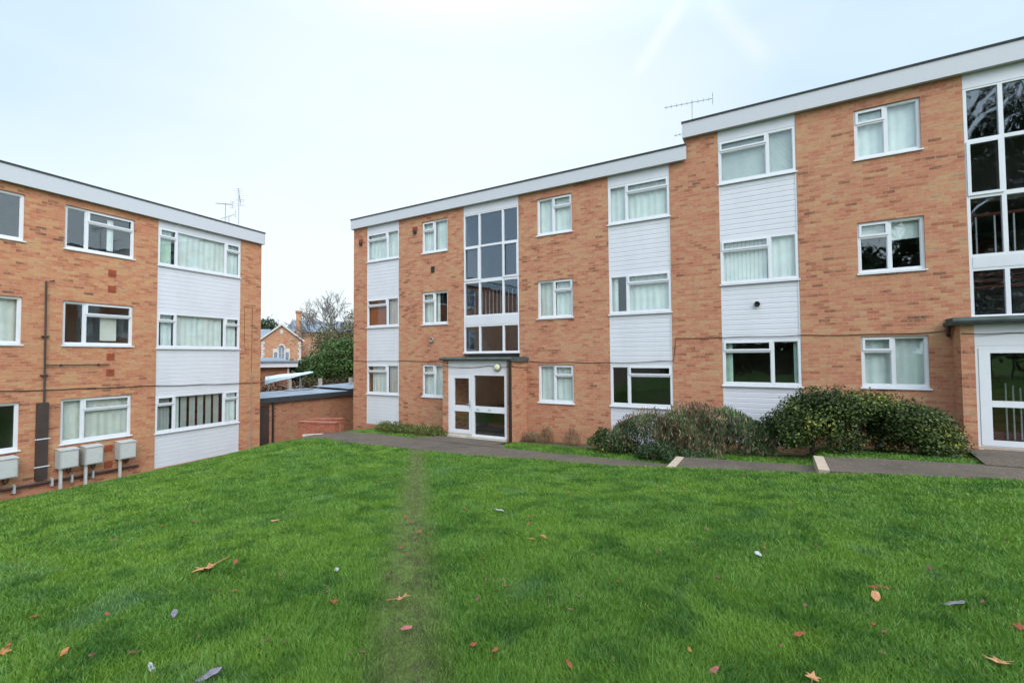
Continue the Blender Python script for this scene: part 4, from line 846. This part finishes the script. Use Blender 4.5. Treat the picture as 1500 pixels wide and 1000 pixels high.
for k, (x, w, h, lb) in enumerate(((-6.45, .25, .3, 'pale dry clump of twigs beside the right side of the left entrance porch'), (-5.95, .16, .5, 'thin dry bare shrub against the wall left of the lower small window'), (-5.15, .2, .52, 'thin dry bare shrub against the wall below the right edge of the lower small window'))):
    spiky('dry_shrub', (x, 12.3, -1.0), [x-w, x, x+w], 12.35, .18, -1.0, [-1+h*.6, -1+h, -1+h*.6], 700 if k else 1600, 60+k, [('leaf_dry', 1., 1.)], lb, .10, .004, .5, 'dry shrubs by the wall')

# ---------------------------------------------------------------- grass blades
def grass():
    r = np.random.default_rng(77)
    def pts(n, r0, r1, a0, a1):
        rad = r0*(r1/r0)**r.random(n); th = r.uniform(a0, a1, n); return rad*np.sin(th)*-1, rad*np.cos(th), rad
    x, y, rad = pts(1050000, 1.15, 17, YAW-math.radians(82), YAW+math.radians(62))
    off = x*LN[0]+y*LN[1]+LE
    keep = (off > 1.0) & (y < 12.0) & ~((y > 9.33+.03*np.sin(x*5)) & (y < 10.62) & (x > -13.2)) & ~((y > 9.5) & (x < -12.9)) & ~((x > -9.6) & (x < -6.8) & (y > 10.5)) & ~((x > 3.1) & (y > 10.5)) & (y > -2)
    dl = np.abs(x*W_AX+y*W_AY-W_C + .10*np.sin(x*2.3)*np.sin(y*3.1)); worn = 1-sstep(dl, .10, .26)
    keep &= r.random(len(x)) > worn*.3
    x, y, rad, worn = x[keep], y[keep], rad[keep], worn[keep]; n = len(x)
    z = np.concatenate([height(x[i:i+20000], y[i:i+20000]) for i in range(0, n, 20000)])
    z += np.where((np.abs(y) < 9.2) & (x > -14.5), (np.sin(x*2.1+y*1.3)+np.sin(x*1.1-y*2.7+1)+np.sin(x*4.3+y*.7+2))*.008, 0)
    cl = .5+.5*np.sin(x*3.7+1.3*np.sin(y*2.9))*np.sin(y*4.1+1.1*np.sin(x*3.3)); fc = .5+.5*np.sin(x*17+2*np.sin(y*13))*np.sin(y*19+2*np.sin(x*11))
    h = (.022+.018*r.random(n)+.006*cl+.010*fc)*(1-.55*worn); w = .00072*np.maximum(rad, 1.7)*(.7+.6*r.random(n))
    al = 2.3*np.sin(x*2.9+y*1.7)+1.9*np.sin(x*1.8-y*4.1)+r.normal(0, 1.7, n); k = h*(.2+.75*r.random(n)); dx, dy = np.cos(al)*k, np.sin(al)*k
    ph = r.uniform(0, 6.28, n); sx, sy = np.cos(ph)*w, np.sin(ph)*w
    A = np.stack([x-sx, y-sy, z-.004], 1); B = np.stack([x+sx, y+sy, z-.004], 1)
    Cc = np.stack([x+dx*.4+sx*.8, y+dy*.4+sy*.8, z+h*.62], 1); Dd = np.stack([x+dx*.4-sx*.8, y+dy*.4-sy*.8, z+h*.62], 1); T = np.stack([x+dx, y+dy, z+h], 1); T2 = T+np.stack([sx*.15, sy*.15, sx*0], 1)
    V = np.stack([A, B, Cc, Dd, T2, T], 1).reshape(-1, 3); b = np.arange(n)*6
    Fq = np.concatenate([np.stack([b, b+1, b+2, b+3], 1), np.stack([b+3, b+2, b+4, b+5], 1)])
    t = np.clip(r.random(n)*.72+.16*cl+.1*fc, 0, .92); t = np.where(r.random(n) < .02, 1., t)
    o = npmesh('grass', V, Fq, 'grass_blade', None, np.r_[t, t]); tag(o, 'short damp green grass covering the sloping lawn', 'grass', kind='stuff')
grass()

# ---------------------------------------------------------------- fallen leaves
def leaf_obj(name, loc, size, kind, mat, rz, label, group=None, curl=.25):
    rr = random.Random(int(loc[0]*1000)+int(loc[1]*77)); m = MB()
    if kind == 'maple':
        out = []; tips = [(0, 1.0), (36, .42), (58, .92), (88, .36), (112, .72), (150, .32), (180, .28)]
        ring = [(a, q) for a, q in tips] + [(-a, q) for a, q in tips[::-1] if 0 < a < 180]
        fine = []
        for (a, q), (b, s) in zip(ring, ring[1:]+ring[:1]):
            if b < a - 200: b += 360
            fine.append((a, q)); fine.append((a+(b-a)*.5, (q+s)/2*rr.uniform(.82, 1.0)))
        out = [(q*math.sin(math.radians(a)), q*math.cos(math.radians(a))) for a, q in fine]
    else:
        out = []
        for i in range(14):
            t = 2*math.pi*i/14; out.append((.42*math.sin(t)*(1+.15*math.cos(t))*rr.uniform(.85, 1.1), math.cos(t)*rr.uniform(.9, 1.05)))
    ph = rr.random()*6; zf = lambda x, y: curl*(x*x+y*y*.5)*(.6+.4*math.sin(3*x+ph)) + .08*math.sin(5*y+ph)
    for t in (0, -.012):
        k = len(m.v); m.v.append((0, -.05, zf(0, 0)+t)); m.v += [(x*.55, y*.55, zf(x*.55, y*.55)+.06+t) for x, y in out]; m.v += [(x, y, zf(x, y)+t) for x, y in out]; n = len(out)
        for i in range(n): j = (i+1) % n; m.f.append((k, k+1+i, k+1+j)); m.f.append((k+1+i, k+1+n+i, k+1+n+j, k+1+j))
    m.tube([(0, -.25, .0), (.05, -.8, .06), (.12, -1.35, .12)], [.035, .028, .02], 5)
    m.v = [(x*size, y*size, z*size) for x, y, z in m.v]
    o = m.build(name, mat); o.location = loc; o.rotation_euler = (rr.uniform(-.3, .3), rr.uniform(-.3, .3), rz); tag(o, label, 'leaf', group); return o
LEAVES = [
(-2.396, 2.507, 0.091, 'maple', 'leaf_tan', 'large tan lobed leaf with pointed tips lying on the trodden line of the lawn'),
(-4.434, 2.218, 0.161, 'maple', 'leaf_tan', 'large tan lobed leaf seen edge on in the left part of the lawn'),
(-3.289, 2.67, 0.044, 'oval', 'leaf_silver', 'silvery white upturned leaf on the grass left of the trodden line'),
(-3.022, 4.901, 0.073, 'oval', 'leaf_silver', 'pale whitish leaf on the grass nearest the path right of the trodden line'),
(-0.166, 4.621, 0.048, 'oval', 'leaf_silver', 'silvery grey upturned leaf alone in the right part of the lawn'),
(-2.817, 2.264, 0.045, 'maple', 'leaf_rust', 'bright rust red leaf directly left of the large tan leaf'),
(-2.075, 2.221, 0.041, 'oval', 'leaf_pink', 'pinkish red leaf directly below the large tan leaf on the trodden line'),
(-2.145, 4.086, 0.055, 'oval', 'leaf_orange', 'orange tan leaf with a paler curled leaf just to its right, middle of the lawn'),
(-2.057, 4.2, 0.044, 'oval', 'leaf_tan', 'pale tan curled leaf just to the right of an orange one, middle of the lawn'),
(0.575, 4.084, 0.078, 'oval', 'leaf_tan', 'peach coloured oval leaf below a pair of dark red ones on the right'),
(0.59, 4.258, 0.041, 'oval', 'leaf_rust', 'dark red leaf, left one of the pair just above the peach oval leaf'),
(0.65, 4.288, 0.045, 'oval', 'leaf_rust', 'dark red leaf, right one of the pair just above the peach oval leaf'),
(1.001, 3.464, 0.084, 'maple', 'leaf_tan', 'tan curled leaf in the bottom right corner of the lawn'),
(1.251, 3.984, 0.058, 'maple', 'leaf_rust', 'rusty orange leaf at the right edge of the picture'),
(0.13, 2.845, 0.049, 'maple', 'leaf_tan', 'tan leaf cut by the bottom edge right of the middle'),
(0.086, 3.282, 0.047, 'oval', 'leaf_rust', 'dark red pointed leaf above the bottom edge, right of the middle'),
(-0.318, 2.673, 0.034, 'oval', 'leaf_pink', 'crimson leaf near the bottom edge, left of the tan one'),
(-2.702, 1.362, 0.077, 'oval', 'leaf_violet', 'large dark violet grey leaf at the bottom edge in the left part'),
(-3.078, 1.249, 0.042, 'oval', 'leaf_silver', 'pale grey leaf near the bottom edge left of the dark violet leaf'),
(-3.709, 1.635, 0.045, 'oval', 'leaf_violet', 'small dark violet leaf alone in the left part of the lawn'),
(-3.375, 1.271, 0.045, 'maple', 'leaf_brown', 'brown lobed leaf left of the pale grey leaf near the bottom'),
(-3.787, 1.083, 0.041, 'oval', 'leaf_orange', 'bright orange leaf in the bottom left part of the lawn'),
(-4.169, 0.909, 0.043, 'maple', 'leaf_orange', 'orange leaf at the left edge of the picture'),
(1.009, 4.186, 0.082, 'oval', 'leaf_violet', 'long violet and orange leaf right of the peach oval leaf'),
(-4.346, 2.408, 0.051, 'oval', 'leaf_rust', 'orange red leaf just right of the edge on tan leaf'),
(-1.59, 2.267, 0.028, 'oval', 'leaf_rust', 'bright orange red upright leaf right of the trodden line near the bottom'),
(-1.444, 2.279, 0.028, 'oval', 'leaf_rust', 'dark red leaf to the lower right of the bright orange red upright leaf'),
(-1.013, 2.357, 0.03, 'oval', 'leaf_rust', 'deep red leaf near the bottom edge in the middle of the lawn'),
(-5.418, 3.468, 0.061, 'oval', 'leaf_tan', 'pale tan leaf in the upper left part of the lawn'),
(-0.462, 2.813, 0.023, 'oval', 'leaf_orange', 'small orange upright leaf left of the crimson leaf'),
(-11.455, 4.026, 0.05, 'oval', 'leaf_brown', 'small dull reddish brown fallen leaf lying flat on the lawn'),
(-8.61, 2.87, 0.05, 'oval', 'leaf_rust', 'small dull reddish brown fallen leaf lying flat on the lawn'),
(-6.714, 2.33, 0.044, 'oval', 'leaf_brown', 'small dull reddish brown fallen leaf lying flat on the lawn'),
(-6.82, 2.852, 0.034, 'oval', 'leaf_rust', 'small dull reddish brown fallen leaf lying flat on the lawn'),
(-5.987, 2.322, 0.034, 'oval', 'leaf_brown', 'small dull reddish brown fallen leaf lying flat on the lawn'),
(-6.586, 3.121, 0.05, 'oval', 'leaf_brown', 'small dull reddish brown fallen leaf lying flat on the lawn'),
(-6.64, 1.539, 0.045, 'oval', 'leaf_brown', 'small dull reddish brown fallen leaf lying flat on the lawn'),
(-3.829, 1.982, 0.027, 'oval', 'leaf_brown', 'small dull reddish brown fallen leaf lying flat on the lawn'),
(-3.697, 2.04, 0.026, 'oval', 'leaf_rust', 'small dull reddish brown fallen leaf lying flat on the lawn'),
(-4.72, 2.695, 0.032, 'oval', 'leaf_rust', 'small dull reddish brown fallen leaf lying flat on the lawn'),
(-4.611, 3.053, 0.035, 'oval', 'leaf_brown', 'small dull reddish brown fallen leaf lying flat on the lawn'),
(-3.637, 2.393, 0.028, 'oval', 'leaf_brown', 'small dull reddish brown fallen leaf lying flat on the lawn'),
(-3.114, 2.412, 0.021, 'oval', 'leaf_brown', 'small dull reddish brown fallen leaf lying flat on the lawn'),
(-2.995, 2.35, 0.026, 'oval', 'leaf_brown', 'small dull reddish brown fallen leaf lying flat on the lawn'),
(-4.178, 1.423, 0.028, 'oval', 'leaf_rust', 'small dull reddish brown fallen leaf lying flat on the lawn'),
(-4.68, 1.175, 0.031, 'oval', 'leaf_rust', 'small dull reddish brown fallen leaf lying flat on the lawn'),
(-4.253, 0.95, 0.024, 'oval', 'leaf_rust', 'small dull reddish brown fallen leaf lying flat on the lawn'),
(-3.202, 1.554, 0.02, 'oval', 'leaf_rust', 'small dull reddish brown fallen leaf lying flat on the lawn'),
(-2.762, 1.726, 0.022, 'oval', 'leaf_brown', 'small dull reddish brown fallen leaf lying flat on the lawn'),
(-2.642, 1.769, 0.016, 'oval', 'leaf_brown', 'small dull reddish brown fallen leaf lying flat on the lawn'),
(-3.584, 1.15, 0.026, 'oval', 'leaf_brown', 'small dull reddish brown fallen leaf lying flat on the lawn'),
(-2.968, 1.218, 0.02, 'oval', 'leaf_brown', 'small dull reddish brown fallen leaf lying flat on the lawn'),
(-6.028, 5.755, 0.049, 'oval', 'leaf_brown', 'small dull reddish brown fallen leaf lying flat on the lawn'),
(-4.471, 4.587, 0.035, 'oval', 'leaf_brown', 'small dull reddish brown fallen leaf lying flat on the lawn'),
(-3.909, 4.183, 0.035, 'oval', 'leaf_rust', 'small dull reddish brown fallen leaf lying flat on the lawn'),
(-3.706, 4.045, 0.034, 'oval', 'leaf_rust', 'small dull reddish brown fallen leaf lying flat on the lawn'),
(-3.341, 3.784, 0.034, 'oval', 'leaf_rust', 'small dull reddish brown fallen leaf lying flat on the lawn'),
(-3.253, 3.601, 0.03, 'oval', 'leaf_brown', 'small dull reddish brown fallen leaf lying flat on the lawn'),
(-3.173, 3.329, 0.031, 'oval', 'leaf_rust', 'small dull reddish brown fallen leaf lying flat on the lawn'),
(-2.969, 3.204, 0.03, 'oval', 'leaf_brown', 'small dull reddish brown fallen leaf lying flat on the lawn'),
(-2.803, 2.775, 0.025, 'oval', 'leaf_brown', 'small dull reddish brown fallen leaf lying flat on the lawn'),
(-2.128, 1.908, 0.019, 'oval', 'leaf_brown', 'small dull reddish brown fallen leaf lying flat on the lawn'),
(-2.177, 1.87, 0.016, 'oval', 'leaf_brown', 'small dull reddish brown fallen leaf lying flat on the lawn'),
(-2.28, 3.426, 0.028, 'oval', 'leaf_rust', 'small dull reddish brown fallen leaf lying flat on the lawn'),
(-3.484, 4.801, 0.028, 'oval', 'leaf_rust', 'small dull reddish brown fallen leaf lying flat on the lawn'),
(-1.907, 3.116, 0.02, 'oval', 'leaf_brown', 'small dull reddish brown fallen leaf lying flat on the lawn'),
(-1.831, 3.043, 0.019, 'oval', 'leaf_rust', 'small dull reddish brown fallen leaf lying flat on the lawn'),
(-1.897, 2.767, 0.023, 'oval', 'leaf_brown', 'small dull reddish brown fallen leaf lying flat on the lawn'),
(-2.025, 3.07, 0.022, 'oval', 'leaf_brown', 'small dull reddish brown fallen leaf lying flat on the lawn'),
(-1.885, 3.693, 0.026, 'oval', 'leaf_brown', 'small dull reddish brown fallen leaf lying flat on the lawn'),
(-2.418, 4.526, 0.035, 'oval', 'leaf_rust', 'small dull reddish brown fallen leaf lying flat on the lawn'),
(-2.557, 4.805, 0.032, 'oval', 'leaf_rust', 'small dull reddish brown fallen leaf lying flat on the lawn'),
(-1.265, 3.132, 0.018, 'oval', 'leaf_brown', 'small dull reddish brown fallen leaf lying flat on the lawn'),
(-1.243, 2.929, 0.019, 'oval', 'leaf_brown', 'small dull reddish brown fallen leaf lying flat on the lawn'),
(-1.462, 3.054, 0.017, 'oval', 'leaf_brown', 'small dull reddish brown fallen leaf lying flat on the lawn'),
(-1.459, 3.948, 0.026, 'oval', 'leaf_brown', 'small dull reddish brown fallen leaf lying flat on the lawn'),
(-2.473, 6.016, 0.03, 'oval', 'leaf_rust', 'small dull reddish brown fallen leaf lying flat on the lawn'),
(-2.668, 6.232, 0.036, 'oval', 'leaf_rust', 'small dull reddish brown fallen leaf lying flat on the lawn'),
(-2.407, 6.408, 0.047, 'oval', 'leaf_brown', 'small dull reddish brown fallen leaf lying flat on the lawn'),
(-0.691, 4.615, 0.027, 'oval', 'leaf_brown', 'small dull reddish brown fallen leaf lying flat on the lawn'),
(-0.667, 5.19, 0.032, 'oval', 'leaf_brown', 'small dull reddish brown fallen leaf lying flat on the lawn'),
(-0.127, 4.832, 0.029, 'oval', 'leaf_rust', 'small dull reddish brown fallen leaf lying flat on the lawn'),
(0.292, 5.078, 0.035, 'oval', 'leaf_brown', 'small dull reddish brown fallen leaf lying flat on the lawn'),
(0.306, 5.045, 0.029, 'oval', 'leaf_rust', 'small dull reddish brown fallen leaf lying flat on the lawn'),
(0.229, 4.625, 0.024, 'oval', 'leaf_brown', 'small dull reddish brown fallen leaf lying flat on the lawn'),
(1.035, 4.869, 0.035, 'oval', 'leaf_brown', 'small dull reddish brown fallen leaf lying flat on the lawn'),
(1.824, 6.005, 0.037, 'oval', 'leaf_brown', 'small dull reddish brown fallen leaf lying flat on the lawn'),
(-0.007, 3.098, 0.017, 'oval', 'leaf_brown', 'small dull reddish brown fallen leaf lying flat on the lawn'),
(0.494, 3.638, 0.017, 'oval', 'leaf_rust', 'small dull reddish brown fallen leaf lying flat on the lawn'),
(0.534, 3.554, 0.022, 'oval', 'leaf_brown', 'small dull reddish brown fallen leaf lying flat on the lawn'),
(0.138, 3.72, 0.023, 'oval', 'leaf_brown', 'small dull reddish brown fallen leaf lying flat on the lawn'),
(-1.523, 7.066, 0.045, 'oval', 'leaf_brown', 'small dull reddish brown fallen leaf lying flat on the lawn'),
(-1.214, 7.19, 0.046, 'oval', 'leaf_rust', 'small dull reddish brown fallen leaf lying flat on the lawn'),
(-0.505, 8.661, 0.04, 'oval', 'leaf_brown', 'small dull reddish brown fallen leaf lying flat on the lawn'),
(0.127, 6.683, 0.042, 'oval', 'leaf_rust', 'small dull reddish brown fallen leaf lying flat on the lawn'),
(-0.963, 4.279, 0.023, 'oval', 'leaf_brown', 'small dull reddish brown fallen leaf lying flat on the lawn'),
(-0.424, 3.939, 0.024, 'oval', 'leaf_brown', 'small dull reddish brown fallen leaf lying flat on the lawn'),
(1.183, 4.317, 0.025, 'oval', 'leaf_brown', 'small dull reddish brown fallen leaf lying flat on the lawn'),
(-0.815, 2.52, 0.016, 'oval', 'leaf_brown', 'small dull reddish brown fallen leaf lying flat on the lawn'),
(-1.111, 7.02, 0.038, 'oval', 'leaf_brown', 'small dull reddish brown fallen leaf lying flat on the lawn'),
(0.482, 3.286, 0.022, 'oval', 'leaf_brown', 'small dull reddish brown fallen leaf lying flat on the lawn'),
(-1.092, 3.505, 0.022, 'oval', 'leaf_rust', 'small dull reddish brown fallen leaf lying flat on the lawn')
]
for (x, y, sz, kind, mat, lb) in LEAVES:
    leaf_obj('fallen_leaf', (x, y, hz(x, y)+.034+sz*.10), sz*(.84 if sz > .05 else 1.0), kind, mat, random.uniform(0, 6.28), lb, 'fallen leaves on the lawn')
